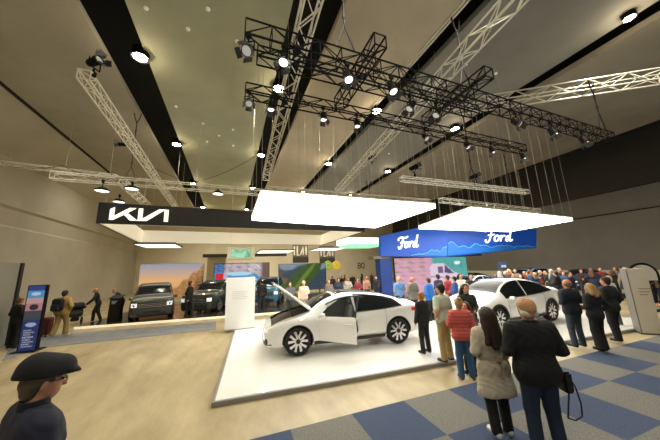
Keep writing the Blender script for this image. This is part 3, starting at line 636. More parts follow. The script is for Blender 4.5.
def prism_bm(poly, y0, y1):
    m = MB().prism(poly, y0, y1); bm = bmesh.new(); vs = [bm.verts.new(v) for v in m.v]
    for f in m.f: bm.faces.new([vs[i] for i in f])
    bmesh.ops.recalc_face_normals(bm, faces=bm.faces); return bm
def side_patch(sf, xs, lo, hi, s, off=.004, nz=6):
    return [[(x, s*(sf.side(x, lo(x)+(hi(x)-lo(x))*j/nz)+off), lo(x)+(hi(x)-lo(x))*j/nz) for j in range(nz+1)] for x in xs]
def top_patch(sf, x0, x1, f0, off=.005, nx=10, ny=12):
    P = []
    for i in range(nx+1):
        x = x0+(x1-x0)*i/nx; hw = f0(x); P.append([(x, hw*(-1+2*j/ny), sf.top(x, hw*(-1+2*j/ny))+off) for j in range(ny+1)])
    return P
def car(loc, heading, S, paint, label, wb=1.5, wr=.365, hi=True, cladding=None, hood_open=False, door_open=False, sun='fast', grille=False, name='car', roofglass=True):
    root = empty(name, loc, heading, label, 'car'); sf = Surf(S); nst = 64 if hi else 34
    t = np.linspace(-1, 1, nst); xs = np.sign(t)*(1-(1-np.abs(t))**1.5)*2.42 if False else np.interp(np.linspace(0, 1, nst), [0, .08, .92, 1], [S['x'][0], -2.2, 2.2, S['x'][-1]])
    P = []; nr = 30 if hi else 20
    for x in xs:
        r_ = car_ring(S, x, nr); P.append([(x, y, z) for y, z in r_]+[(x, -y, z) for y, z in r_[::-1][1:-1]])
    m = MB(); k = len(P[0])
    vs = [p for row in P for p in row]; fs = [(i*k+j, (i+1)*k+j, (i+1)*k+(j+1) % k, i*k+(j+1) % k) for i in range(len(P)-1) for j in range(k)]
    fs += [tuple(range(k)), tuple((len(P)-1)*k+j for j in range(k-1, -1, -1))]
    m.add(vs, fs); body = m.obj('body', paint, root); sharpen(body.data, 30)
    for xw in (wb, -wb): arch(body, xw, wr, wr*1.10, .36)
    if door_open: boolean(body, prism_bm([(.93, .36), (.93, .93), (.62, 1.16), (.15, 1.40), (-.12, 1.42), (-.17, .95), (-.22, .5), (-.15, .36)], .22, 1.3))
    if hood_open: boolean(body, prism_bm([(1.12, .76), (1.12, 1.3), (2.12, 1.15), (2.22, .70)], -.70, .70))
    sharpen(body.data, 32)
    for xw in (wb, -wb):
        for s in (-1, 1):
            wv = make_wheel(wr, hi=hi); wv.parent = root; wv.location = (xw, s*(.985-.13), wr); wv.rotation_euler = (0, 0, 0 if s > 0 else math.pi)
    # wheel arch lips / cladding
    cl = cladding or trim_m
    for xw in (wb, -wb):
        for s in (-1, 1):
            P = []; wid = .075 if cladding else .02
            for i in range(21):
                a = R(-8+196*i/20); row = []
                for rr in (wr*1.10-.005, wr*1.10+wid):
                    x = xw+rr*math.cos(a); z = max(.21, wr+rr*math.sin(a)); row.append((x, s*(sf.side(x, z)+.006), z))
                P.append(row)
            MB().grid(P).obj('wheel_arch_trim', cl, root, 60)
    # sills
    for s in (-1, 1):
        MB().grid([[(x, s*(sf.side(x, z)+.012), z) for z in (.23, .28, .34)] for x in np.linspace(-wb+wr*1.2, wb-wr*1.2, 12)]).obj('sill', cl, root, 60)
    # side glass
    fx, bx = S.get('glass', (.98, -1.62)); lo = lambda x: sf.g('zl', x)+.035
    mid = S.get('mid', -.18)
    def hi_(x):
        h_ = sf.g('zt', x)-.085; h_ = min(h_, lo(x)+max(.0, (x-bx)*1.1)+S.get('rear_rise', 0)); return max(h_, lo(x)+.004)
    for s in (-1, 1):
        for (xa, xb) in ((fx, mid+.03), (mid-.03, bx)):
            if door_open and s > 0 and xa > 0: continue
            MB().grid(side_patch(sf, np.linspace(xa, xb, 14), lo, hi_, s)).obj('side_window', glass_m, root, 60)
        MB().path([(x, s*(sf.side(x, lo(x))+.008), lo(x)-.01) for x in np.linspace(fx if not (door_open and s > 0) else -.15, bx, 16)], .008, 4).obj('belt_trim', trim_m, root)
        sm = MB()
        for xd in (.95, mid, -1.12):
            if door_open and s > 0 and xd > -.5: continue
            sm.path([(xd-(.12*(z-.95) if z > .9 else 0), s*(sf.side(xd, z)+.002), z) for z in np.linspace(.36, lo(xd), 8)], .004, 4)
        sm.path([(x, s*(sf.side(x, .36)+.002), .36) for x in np.linspace(-1.12, .95 if not (door_open and s > 0) else -.2, 10)], .004, 4)
        sm.obj('door_seam', trim_m, root)
        if hi:
            for xh in (-.95, .02):
                if door_open and s > 0 and xh > -.5: continue
                MB().box((xh-.1, s*(sf.side(xh, .80)+.0)-.012, .79), (xh+.1, s*(sf.side(xh, .80))+.012, .815)).obj('door_handle', paint, root)
    # windshield, roof glass, rear glass
    xw0, xw1 = S.get('ws', (1.16, .42)); MB().grid(top_patch(sf, xw0, xw1, lambda x: sf.g('rw', x)*.95)).obj('windshield', glass_m, root, 60)
    if roofglass: MB().grid(top_patch(sf, xw1-.10, -1.0, lambda x: sf.g('rw', x)*.90)).obj('roof_glass', glass_m, root, 60)
    MB().grid(top_patch(sf, *S.get('rg', (-1.35, -2.05)), lambda x: sf.g('rw', x)*.86)).obj('rear_window', glass_m, root, 60)
    # mirrors
    for s in (-1, 1):
        if door_open and s > 0: continue
        mo = MB().lathe([(0, -.09), (.055, -.08), (.075, 0), (.06, .07), (0, .09)], 12, M=Matrix.Translation((.80, s*1.04, 1.0)) @ Matrix.Rotation(R(90), 4, 'X')).tube((.80, s*.92, .95), (.80, s*1.0, .98), .02, 6).obj('mirror', paint, root, 40)
    # front lamps, grille, bumper intake
    def front(y, z):   # front-most x at y,z
        for x in np.linspace(S['x'][-1], 1.6, 60):
            r_ = sf.ring(x)
            if sf.side(x, z) >= abs(y) and r_[:, 1].max() >= z and r_[:, 1].min() <= z: return x
        return 1.6
    def rear(y, z):
        for x in np.linspace(S['x'][0], -1.6, 60):
            r_ = sf.ring(x)
            if sf.side(x, z) >= abs(y) and r_[:, 1].max() >= z and r_[:, 1].min() <= z: return x
        return -1.6
    hz = S.get('hz', .66)
    for s in (-1, 1):
        MB().grid([[(front(y, z)+.012, s*y, z) for z in (hz-(.12 if grille else 0), hz+.035, hz+.07)] for y in np.linspace(.62 if grille else .44, .86 if grille else .80, 8)]).obj('headlamp', lamp_m, root, 60)
        if hi and not grille: MB().path([(front(y, z)+.014, s*y, z) for y, z in ((.62, hz), (.66, hz-.14), (.70, hz-.2))], .018, 5).obj('lamp_blade', lamp_m, root)
        tz_ = S.get('tz', .93); MB().grid([[(x, s*(sf.side(x, z)+.008), z) for z in (tz_-.03, tz_+.02, tz_+.06)] for x in np.linspace(-2.0, -2.38, 8)]).obj('tail_lamp', red_m, root, 60)
        MB().grid([[(rear(y, z)-.012, s*y, z) for z in (S.get('tz', .93)-.0, S.get('tz', .93)+.06)] for y in np.linspace(.05, .80, 10)]).obj('tail_lamp', red_m, root, 60)
    MB().grid([[(front(y, z)+.010, y, z) for z in (.27, .33, .40)] for y in np.linspace(-.62, .62, 14)]).obj('lower_intake', trim_m, root, 60)
    if not grille and hi:
        for s in (-1, 1): MB().grid([[(front(y, z)+.012, s*y, z) for z in (.30, .38, .46)] for y in np.linspace(.60, .84, 6)]).obj('side_intake', trim_m, root, 60)
    if grille:
        MB().grid([[(front(y, z)+.015, y, z) for z in (.60, .72, .86)] for y in np.linspace(-.62, .62, 14)]).obj('grille', trim_m, root, 60)
        for z in (.66, .74, .81): MB().path([(front(y, z)+.025, y, z) for y in np.linspace(-.60, .60, 11)], .011, 4).obj('grille_bar', rim_m, root)
        MB().grid([[(front(y, z)+.014, y, z) for z in (.40, .46)] for y in np.linspace(-.34, .34, 6)]).obj('number_plate', cloth('202020'), root)
    else:
        MB().box((front(0, .68)+.002, -.035, .66), (front(0, .68)+.012, .035, .69)).obj('badge', trim_m, root)
    if hood_open:
        hp = top_patch(sf, 1.08, 2.30, lambda x: .76-.24*max(0, (x-1.9)/.40), off=.012, nx=12, ny=14); ang = R(-S.get('hood_ang', 43)); hx, hz0 = 1.08, sf.top(1.12, 0)
        Mh = Matrix.Translation((hx, 0, hz0)) @ Matrix.Rotation(ang, 4, 'Y') @ Matrix.Translation((-hx, 0, -hz0))
        up_ = [[Mh @ Vector(p_) for p_ in row] for row in hp]; dn = [[Mh @ (Vector(p_)-Vector((0, 0, .035))) for p_ in row] for row in hp]
        a, c_ = len(up_), len(up_[0]); rim_ = [(i, 0) for i in range(a)]+[(a-1, j) for j in range(1, c_)]+[(i, c_-1) for i in range(a-2, -1, -1)]+[(0, j) for j in range(c_-2, 0, -1)]
        hm = MB().grid(up_); nv = a*c_; hm.add([up_[i][j] for i, j in rim_]+[dn[i][j] for i, j in rim_], [(q, (q+1) % len(rim_), len(rim_)+(q+1) % len(rim_), len(rim_)+q) for q in range(len(rim_))])
        hood = hm.obj('bonnet', paint, root, 40); MB().grid(dn, flip=True).obj('bonnet_lining', cloth('3a3832'), hood, 60)
        ins = MB()
        for k_ in range(3): ins.grid([[Mh @ (Vector((1.25+.26*k_+.2*i, -.5+1.0*j/6, sf.top(1.3+.26*k_+.2*i, -.5+1.0*j/6)-.03))) for j in range(7)] for i in range(2)])
        ins.obj('bonnet_insulation', cloth('24221e'), hood)
        fc = MB().grid([[(x, y*(.68-.15*max(0, (x-1.85)/.3)), sf.top(x, y*.6)-.07+.012*math.sin(x*30)) for y in np.linspace(-1, 1, 12)] for x in np.linspace(1.14, 2.17, 14)])
        fc.obj('engine_cover', mat('frunk_cover', (.075, .063, .045), .7, noise=.5, nscale=14, bump=.5), root, 40)
        MB().tube((1.6, .69, .9), (1.75, .66, 1.45), .012, 6).obj('gas_strut', trim_m, root)
    if door_open:
        xs_ = np.linspace(.93, -.17, 12); hx, hy = .93, sf.side(.93, .7)-.02; Md = Matrix.Translation((hx, hy, 0)) @ Matrix.Rotation(R(43), 4, 'Z').inverted() @ Matrix.Translation((-hx, -hy, 0))
        # opening outward: rear edge swings to +y
        Md = Matrix.Translation((hx, hy, 0)) @ Matrix.Rotation(R(-43), 4, 'Z') @ Matrix.Translation((-hx, -hy, 0))
        zlo = lambda x: .34; zhi = lambda x: sf.g('zl', x)+.02
        out = side_patch(sf, xs_, zlo, zhi, 1, .0, 10); inn = [[(p_[0], p_[1]-.07-(.02 if 2 < j < 7 else 0), p_[2]) for j, p_ in enumerate(row)] for row in out]
        out = [[Md @ Vector(p_) for p_ in row] for row in out]; inn = [[Md @ Vector(p_) for p_ in row] for row in inn]
        a, c_ = len(out), len(out[0]); rim_ = [(i, 0) for i in range(a)]+[(a-1, j) for j in range(1, c_)]+[(i, c_-1) for i in range(a-2, -1, -1)]+[(0, j) for j in range(c_-2, 0, -1)]
        dmn = MB().grid(out); dmn.add([out[i][j] for i, j in rim_]+[inn[i][j] for i, j in rim_], [(q, (q+1) % len(rim_), len(rim_)+(q+1) % len(rim_), len(rim_)+q) for q in range(len(rim_))])
        door = dmn.obj('door', paint, root, 40); MB().grid(inn, flip=True).obj('door_lining', cloth('4a4844'), door, 40)
        g_ = side_patch(sf, np.linspace(.80, -.13, 12), lambda x: lo(x)-.01, lambda x: max(hi_(x), lo(x)), 1, -.01)
        MB().grid([[Md @ Vector(p_) for p_ in row] for row in g_]).obj('side_window', mat('clear_door_glass', (.05, .06, .06), .05, coat=1, alpha=.45), door, 60)
        fr = MB().path([Md @ Vector((x, sf.side(x, hi_(x))-.01, hi_(x)+.012)) for x in np.linspace(.86, -.15, 14)], .02, 6); x = -.15
        fr.path([Md @ Vector((x, sf.side(x, z)-.01, z)) for z in np.linspace(lo(x)-.03, hi_(x)+.01, 5)], .022, 6); fr.obj('window_frame', trim_m, door)
        MB().lathe([(0, -.09), (.055, -.08), (.075, 0), (.06, .07), (0, .09)], 12, M=Md @ Matrix.Translation((.76, 1.05, 1.0)) @ Matrix.Rotation(R(90), 4, 'X')).tube(Md @ Vector((.76, .92, .95)), Md @ Vector((.76, 1.0, .98)), .02, 6).obj('mirror', paint, door, 40)
        hx_ = [Md @ Vector((x_, sf.side(x_, .8)+.012, .80)) for x_ in (-.08, .12)]; MB().tube(hx_[0], hx_[1], .014, 6).obj('door_handle', paint, door)
        seatm = mat('grey_upholstery', (.42, .41, .38), .7, noise=.1)
        st = MB().box((-.02, .28, .46), (.50, .74, .62)).obj('seat_cushion', seatm, root); bevel(st, .05, 3); sharpen(st.data, 50)
        st = MB().box((-.06, .28, 0), (.08, .74, .66), M=Matrix.Translation((-.02, 0, .56)) @ Matrix.Rotation(R(-16), 4, 'Y')).obj('seat_back', seatm, root); bevel(st, .05, 3); sharpen(st.data, 50)
        st = MB().box((-.15, .40, 1.20), (-.07, .62, 1.36)).obj('head_rest', seatm, root); bevel(st, .03, 2)
    return root
def paint(name, c, rough=.22, metal=0, coat=1): return mat(name, c, rough, metal, coat=coat)
white_p = paint('white_paint', (.88, .88, .84)); dark_p = paint('dark_green_grey_paint', (.045, .05, .042), .3, .4); 
HERO['hz'] = .62; HERO['tz'] = .93; HERO['glass'] = (.98, -1.72); HERO['hood_ang'] = 52
hy = math.radians(173.4)
car((3.37, 7.81, .085), hy, HERO, white_p, 'white fastback car with raised bonnet and open front door', hood_open=True, door_open=True)
C2 = dict(HERO); C2['zt'] = [z*1.06 if z > 1 else z*1.03 for z in HERO['zt']]; C2['zl'] = [z*1.04 for z in HERO['zl']]; C2['glass'] = (.98, -1.8)
car((10.05, 7.22, .085), math.radians(180.5), C2, white_p, 'white car with black roof and dark wheel-arch cladding behind the three bystanders', wb=1.48, wr=.37, cladding=trim_m)
SUV['glass'] = (.95, -1.95); SUV['rear_rise'] = .25; SUV['ws'] = (1.10, .45); SUV['rg'] = (-1.98, -2.28); SUV['hz'] = .80; SUV['tz'] = 1.0; SUV['mid'] = -.1
car((-4.05, 17.95, .1), math.radians(-79), SUV, dark_p, 'dark sport utility car facing the viewer on the dark stand', wr=.38, grille=True, cladding=trim_m, name='sport_utility_car')
teal_p = paint('teal_blue_paint', (.02, .16, .28)); black_p = paint('black_paint', (.012, .014, .016)); green_p = paint('dark_olive_paint', (.03, .04, .03), .3, .3)
def place(px, Yv): return at(px, 276, Y=Yv).x
car((place(213, 18.4)+.25, 18.4, .1), math.radians(-113), SUV, green_p, 'dark olive car behind the two dark-clad staff on the left stand', hi=False, grille=True, wr=.38)
car((place(238, 22.3), 22.3, .1), math.radians(-95), SUV, black_p, 'black car with lit headlamps half behind the white info panel', hi=False, grille=True, wr=.38)
car((place(269, 19.8), 19.8, .1), math.radians(-105), SUV, teal_p, 'teal blue car between white info panel and raised bonnet', hi=False, grille=True, wr=.38)
car((place(471, 13.0), 13.0, 0.0), math.radians(187), HERO, white_p, 'low white car parked behind the white car with black roof', hi=False)
car((27.2, 12.2, 0.0), math.radians(178), HERO, paint('navy_paint', (.02, .06, .14)), 'dark blue car at the foot of the right wall', hi=False)
car((24.2, 14.6, 0.0), math.radians(185), SUV, paint('sky_blue_paint', (.25, .45, .75)), 'pale blue car at the foot of the right wall', hi=False)
car((19.0, 16.0, 0.0), math.radians(185), HERO, black_p, 'black car parked beyond the low white car', hi=False)

# ================================================================== PEOPLE (signed-distance bodies meshed with surface nets)
def surface_nets(v, lo, h):
    s = v < 0; nx, ny, nz = v.shape
    cs = np.zeros((nx-1, ny-1, nz-1, 3)); cn = np.zeros((nx-1, ny-1, nz-1))
    def sl(a, n): return slice(a, n-1+a)
    for ax in range(3):
        for a in (0, 1):
            for b_ in (0, 1):
                o0 = [a, b_]; o0.insert(ax, 0); o1 = [a, b_]; o1.insert(ax, 1)
                A = tuple(sl(k, n) for k, n in zip(o0, v.shape)); B = tuple(sl(k, n) for k, n in zip(o1, v.shape))
                m = s[A] != s[B]; va, vb = v[A][m], v[B][m]; t = va/(va-vb)
                p_ = np.zeros((len(t), 3)); p_[:, ax] = t; oth = [i for i in range(3) if i != ax]; p_[:, oth[0]] = a; p_[:, oth[1]] = b_
                cs[m] += p_; cn[m] += 1
    has = cn > 0; idx = -np.ones(has.shape, int); I = np.argwhere(has); idx[has] = np.arange(len(I))
    V = (I+cs[has]/cn[has][:, None])*h+lo; Q = []
    for ax in range(3):
        A = [slice(None)]*3; B = [slice(None)]*3; A[ax] = slice(0, -1); B[ax] = slice(1, None)
        m = s[tuple(A)] != s[tuple(B)]; E_ = np.argwhere(m); oth = [i for i in range(3) if i != ax]
        E_ = E_[(E_[:, oth[0]] > 0) & (E_[:, oth[1]] > 0) & (E_[:, oth[0]] < v.shape[oth[0]]-1) & (E_[:, oth[1]] < v.shape[oth[1]]-1)]
        d0 = np.zeros(3, int); d0[oth[0]] = 1; d1 = np.zeros(3, int); d1[oth[1]] = 1
        q = np.stack([idx[tuple((E_-d0-d1).T)], idx[tuple((E_-d1).T)], idx[tuple(E_.T)], idx[tuple((E_-d0).T)]], 1)
        neg = s[tuple(E_.T)]
        if ax == 1: neg = ~neg
        q[~neg] = q[~neg][:, ::-1]; Q.append(q)
    Q = np.concatenate(Q); return V, Q[(Q >= 0).all(1)]
def sdf_mesh(name, prims, h, mats, parent, cuts=(), post=None):
    """prims: (a, b, ra, rb, k[, flat]) round cones, smooth-joined; cuts: (point, normal) half-spaces removed on the normal side"""
    lo = np.min([np.minimum(np.array(p[0])-p[2], np.array(p[1])-p[3]) for p in prims], 0)-2.5*h; hi = np.max([np.maximum(np.array(p[0])+p[2], np.array(p[1])+p[3]) for p in prims], 0)+2.5*h
    n = np.ceil((hi-lo)/h).astype(int)+1; v = np.full(n, 1.0)
    ax = [lo[i]+np.arange(n[i])*h for i in range(3)]
    for p in prims:
        a, b_, ra, rb, k = np.array(p[0], float), np.array(p[1], float), p[2], p[3], p[4]; fl = p[5] if len(p) > 5 else 1.0
        mg = max(ra, rb)+k+2*h; l_ = np.maximum(((np.minimum(a, b_)-mg-lo)/h).astype(int), 0); h_ = np.minimum(((np.maximum(a, b_)+mg-lo)/h).astype(int)+2, n)
        S_ = tuple(slice(i, j) for i, j in zip(l_, h_)); X_, Y_, Z_ = np.meshgrid(*[ax[i][S_[i]] for i in range(3)], indexing='ij')
        d = b_-a; dd = max(d@d, 1e-9); t = np.clip(((X_-a[0])*d[0]+(Y_-a[1])*d[1]+(Z_-a[2])*d[2])/dd, 0, 1)
        q = np.sqrt((X_-a[0]-t*d[0])**2+((Y_-a[1]-t*d[1])/fl)**2+(Z_-a[2]-t*d[2])**2)-(ra+(rb-ra)*t); q = q*min(1, fl+.15)
        c = v[S_]; g = np.clip(.5+.5*(c-q)/k, 0, 1); v[S_] = c*(1-g)+q*g-k*g*(1-g)
    if cuts or post:
        X_, Y_, Z_ = np.meshgrid(*ax, indexing='ij')
        for pt, nn in cuts:
            nn = np.array(nn, float); nn /= np.linalg.norm(nn); v = np.maximum(v, (X_-pt[0])*nn[0]+(Y_-pt[1])*nn[1]+(Z_-pt[2])*nn[2])
        if post: v = post(v, X_, Y_, Z_)
    V, Q = surface_nets(v, lo, h)
    if len(V) == 0: return None
    me = bpy.data.meshes.new(name); me.vertices.add(len(V)); me.vertices.foreach_set('co', V.ravel()); me.loops.add(Q.size); me.loops.foreach_set('vertex_index', Q.ravel().astype(np.int32))
    me.polygons.add(len(Q)); me.polygons.foreach_set('loop_start', np.arange(0, Q.size, 4, dtype=np.int32)); me.update(calc_edges=True); me.validate()
    me.polygons.foreach_set('use_smooth', np.ones(len(me.polygons), bool))
    me.materials.append(mats); o = bpy.data.objects.new(name, me); C.objects.link(o); o.parent = parent; return o
V3 = lambda *a: np.array(a, float)
POSES = dict(
    down=((.245, -.01, 1.16), (.26, .06, .90)), back=((.24, -.10, 1.17), (.20, -.02, .92)), front=((.25, -.03, 1.17), (.08, .20, 1.10)), fold=((.25, .02, 1.18), (-.02, .21, 1.17)), phone=((.22, .12, 1.20), (.09, .33, 1.33)),
    pocket=((.27, -.07, 1.16), (.21, .06, .95)), push=((.22, .14, 1.22), (.16, .42, 1.08)), swing=((.24, -.14, 1.18), (.23, -.16, .93)), fwd=((.22, .10, 1.17), (.20, .26, .98)), hip=((.32, -.10, 1.17), (.20, .03, 1.02)))
def person(name, label, loc, face, height=1.75, h=.02, top='20242c', topk='jacket', pants='22252c', shoes='151515', hair='2a1c12', hairk='short', skin=skin_m, L='down', Rr='down', stride=0, lean=0, turn=0, build=1.0, hem=None, flare=0, nod=0, detail=True, cat='person', group=None):
    """face: heading (deg) the chest points to; local +y is forward"""
    root = empty(name, loc, R(face-90), label, cat, group); sc_ = height/1.78; root.scale = (sc_, sc_, sc_)
    ln, tr, nd = R(lean), R(turn), R(nod)
    def U(p):
        p = V3(*p)
        if ln and p[2] > .95:
            q = p-V3(0, 0, .95); p = V3(q[0], q[1]*math.cos(ln)+q[2]*math.sin(ln), .95+q[2]*math.cos(ln)-q[1]*math.sin(ln))
        return p
    hc0 = V3(0, .015, 1.52)
    def Hd(p):   # head-local point -> head turned on the neck
        q = V3(*p)-hc0; q = V3(q[0], q[1]*math.cos(nd)+q[2]*math.sin(nd), q[2]*math.cos(nd)-q[1]*math.sin(nd)); q = V3(q[0]*math.cos(tr)-q[1]*math.sin(tr), q[0]*math.sin(tr)+q[1]*math.cos(tr), q[2]); return U(q+hc0)
    B = build; arms = {}
    for s, P in ((-1, L), (1, Rr)):
        e, w_ = POSES[P]; sh = U((s*.175*B, 0, 1.42)); el = U((s*e[0]*B, e[1], e[2])); wr_ = U((s*w_[0]*(B if w_[0] > 0 else 1), w_[1], w_[2])); arms[s] = (sh, el, wr_)
    legs = {}
    for s in (-1, 1):
        hp = V3(s*.088, 0, .92); an = V3(s*(.10+.02*B), s*stride*.5, .09+(.05 if stride and s*stride < 0 else 0)); kn = (hp+an)/2+V3(s*.005, .03+abs(stride)*.12, .02); legs[s] = (hp, kn, an)
    def torso(o_=0, k=.06):
        return [(U((-.075*B, .0, .95)), U((.075*B, 0, .95)), .115*B+o_, .115*B+o_, k, .82), (U((-.06*B, .01, 1.10)), U((.06*B, .01, 1.10)), .10*B+o_, .10*B+o_, k, .85), (U((-.08*B, .005, 1.28)), U((.08*B, .005, 1.28)), .12*B+o_, .12*B+o_, k, .80),
                (U((-.12*B, -.01, 1.40)), U((.12*B, -.01, 1.40)), .075*B+o_, .075*B+o_, k, .9)]
    def armp(o_=0, k=.04, upto=1.0):
        r_ = []
        for s in (-1, 1):
            sh, el, wr_ = arms[s]; we = el+(wr_-el)*upto; r_ += [(sh, el, .052*B+o_, .043+o_, k), (el, we, .042+o_, .030+(o_)*1.0, k*.6)]
        return r_
    def legp(o_=0, k=.05, ank=0, kn_=0):
        r_ = []
        for s in (-1, 1):
            hp, kn, an = legs[s]; r_ += [(hp, kn, .086*B+o_, .058+o_+kn_, k), (kn, an, .056+o_+kn_, .038+o_+ank, k*.6)]
        return r_
    hands = []
    for s in (-1, 1):
        sh, el, wr_ = arms[s]; d = (wr_-el)/np.linalg.norm(wr_-el); side = V3(0, 1, 0) if abs(d[2]) > .7 else V3(0, 0, 1); side = side-d*(side@d); side /= np.linalg.norm(side); nn = np.cross(d, side)*s
        hands.append((wr_, wr_+d*.05, .028, .030, .02)); pal = wr_+d*.055
        hands += [(pal-side*.022, pal+side*.022, .021, .021, .015)]
        for i, fl in enumerate((.068, .078, .074, .058)):
            b0 = pal+d*.018+side*(.027-.018*i); k1 = b0+d*fl*.5+nn*-.006; k2 = k1+d*fl*.42-nn*.022
            hands += [(b0, k1, .0095, .009, .004), (k1, k2, .009, .0075, .004)]
        t0 = wr_+d*.03+side*.026; t1 = t0+side*.022+d*.03-nn*.008; hands += [(t0, t1, .012, .0105, .008), (t1, t1+d*.028-nn*.012, .0105, .009, .005)]
    head = [(Hd((0, .0, 1.665)), Hd((0, .035, 1.64)), .084, .072, .03), (Hd((0, .055, 1.58)), Hd((0, .06, 1.57)), .046, .040, .04), (Hd((0, -.02, 1.68)), Hd((0, -.02, 1.68)), .083, .083, .03),
            (U((0, -.02, 1.40)), Hd((0, -.0, 1.60)), .055*B, .054, .035)]
    if detail: head += [(Hd((0, .104, 1.655)), Hd((0, .124, 1.618)), .010, .016, .012), (Hd((-.083, .005, 1.66)), Hd((-.083, 0, 1.62)), .014, .010, .008), (Hd((.083, .005, 1.66)), Hd((.083, 0, 1.62)), .014, .010, .008), (Hd((-.02, .098, 1.585)), Hd((.02, .098, 1.585)), .009, .009, .008), (Hd((-.035, .088, 1.70)), Hd((.035, .088, 1.70)), .012, .012, .012)]
    feet = []
    for s in (-1, 1):
        an = legs[s][2]; feet.append((an-V3(0, .01, .03), an+V3(s*.01, .11, -.055), .036, .028, .02))
    if detail: sdf_mesh('body', torso()+armp()+legp()+head+hands+feet, h, skin, root)
    else: sdf_mesh('body', torso()+armp()+legp()+head+feet+[(arms[s][2], arms[s][2]+(arms[s][2]-arms[s][1])*.35, .032, .024, .02) for s in (-1, 1)], h, skin, root)
    # trousers
    cz = .055
    sdf_mesh('trousers', torso(.012)[:2]+legp(.014, ank=.018+flare, kn_=.006+flare*.3), h, cloth(pants), root, cuts=[((0, 0, 1.06), (0, 0, 1)), ((0, 0, cz), (0, 0, -1))])
    # shoes
    sh_ = []
    for s in (-1, 1):
        an = legs[s][2]; f = an+V3(0, 0, -.045); sh_ = [(f+V3(0, -.035, .012), f+V3(s*.012, .15, .002), .044, .038, .02), (f+V3(0, -.02, .04), f+V3(0, -.01, .055), .046, .046, .02)]
        lowz = min(legs[q_][2][2] for q_ in (-1, 1))-.09
        sdf_mesh('shoe', sh_, min(h, .02), cloth(shoes, .5), root, cuts=[((0, 0, lowz+.001), (0, 0, -1)), ((0, 0, .17), (0, 0, 1))])
    # upper garment
    fine = cloth(top, .8)
    if topk == 'tee': T = torso(.018)+[(V3(-.05*B, 0, .98), V3(-.05*B, 0, .88), .115*B, .118*B, .04, .85), (V3(.05*B, 0, .98), V3(.05*B, 0, .88), .115*B, .118*B, .04, .85)]+[(a_[0], a_[0]+(a_[1]-a_[0])*.85, a_[2]+.02, a_[3]+.022, .03) for a_ in armp()[0::2]]; hz_ = hem or .88
    elif topk == 'puffer': T = torso(.05)+armp(.030, upto=.97); hz_ = hem or .84
    elif topk == 'coat': T = torso(.034)+armp(.024, upto=.95)+[(V3(-.06, 0, .98), V3(-.09, .0, .62), .15, .185, .05, .75), (V3(.06, 0, .98), V3(.09, .0, .62), .15, .185, .05, .75)]; hz_ = hem or .60
    else: T = torso(.030)+armp(.022, upto=.95)+[(V3(-.06*B, 0, .98), V3(-.06*B, 0, .86), .120*B, .124*B, .04, .85), (V3(.06*B, 0, .98), V3(.06*B, 0, .86), .120*B, .124*B, .04, .85)]; hz_ = hem or .84
    if lean > 20: T = [t_ for t_ in T if len(t_) < 6 or max(t_[0][2], t_[1][2]) > .97 or topk == 'x']
    T.append((U((0, -.015, 1.44)), U((0, -.012, 1.50)), .078*B, .066, .03))
    def post(v, X_, Y_, Z_):
        if lean < 12: v = np.maximum(v, Z_-1.515-.10*np.clip(-Y_, -.1, .1))
        if topk == 'puffer': v = v+.0045*np.cos(Z_*2*math.pi/.075)*(v < .05)
        elif detail: v = v+.0035*np.sin(X_*47+Z_*21+3*np.sin(Z_*17))*np.sin(Z_*31+Y_*40)
        return v
    jk = sdf_mesh({'tee': 'shirt', 'puffer': 'jacket', 'coat': 'coat'}.get(topk, 'jacket'), T, h, fine, root, cuts=[((0, 0, hz_), (0, 0, -1))] if lean < 60 else (), post=post)
    if detail and topk in ('jacket', 'coat'):
        c_ = MB().lathe([(.074*B, 0), (.068, .05), (.060, .055), (.066*B, .0)], 18, M=Matrix.Translation(tuple(U((0, -.012, 1.47))))); c_.obj('collar', cloth(top, .8), jk, 40)
    # hair
    hm_ = mat('hair_'+hair, hexc(hair), .6, noise=.3, nscale=60, bump=.4); fp = Hd((0, .055, 1.68)); fn = Hd((0, 1, 1.95))-Hd((0, 0, 1.68)); hr = None
    Hs = [(Hd((0, -.015, 1.69)), Hd((0, .02, 1.70)), .098, .088, .02), (Hd((0, -.045, 1.64)), Hd((0, -.045, 1.60)), .078, .062, .03)]
    if hairk == 'short': hr = sdf_mesh('hair', Hs, h*.9, hm_, root, cuts=[(fp, fn)])
    elif hairk == 'bald': hr = sdf_mesh('hair', [(Hd((-.06, -.03, 1.64)), Hd((.06, -.03, 1.64)), .052, .052, .02), (Hd((0, -.045, 1.64)), Hd((0, -.05, 1.60)), .070, .056, .03)], h*.9, hm_, root, cuts=[(Hd((0, .02, 1.68)), Hd((0, 1, 1.68))-Hd((0, 0, 1.68))), (Hd((0, 0, 1.705)), Hd((0, .0, 2.7))-Hd((0, 0, 1.7)))])
    elif hairk in ('long', 'bob'):
        zl_ = 1.30 if hairk == 'long' else 1.50
        hr = sdf_mesh('hair', Hs+[(Hd((-.045, -.04, 1.66)), U((-.095, -.11, zl_)), .075, .05, .03), (Hd((.045, -.04, 1.66)), U((.095, -.11, zl_)), .075, .05, .03), (Hd((0, -.05, 1.6)), U((0, -.125, zl_-.05)), .08, .055, .03)], h*.9, hm_, root, cuts=[(fp, fn)], post=lambda v, X_, Y_, Z_: v+.004*np.sin(X_*150+Z_*14+2*np.sin(Z_*20)))
    elif hairk == 'bun': hr = sdf_mesh('hair', Hs+[(Hd((0, -.08, 1.76)), Hd((0, -.08, 1.76)), .05, .05, .015)], h*.9, hm_, root, cuts=[(fp, fn)])
    if detail:
        for s in (-1, 1):
            p_ = Hd((s*.031, .098, 1.665)); MB().lathe([(0, -.011), (.010, -.005), (.012, 0), (.010, .005), (0, .011)], 10, M=Matrix.Translation(tuple(p_))).obj('eye', cloth('1c1410', .3), root, 60)
    return root, U, Hd, arms, legs
def gp(px, py, z=0): q = at(px, py, z=z); return (q.x, q.y, z)
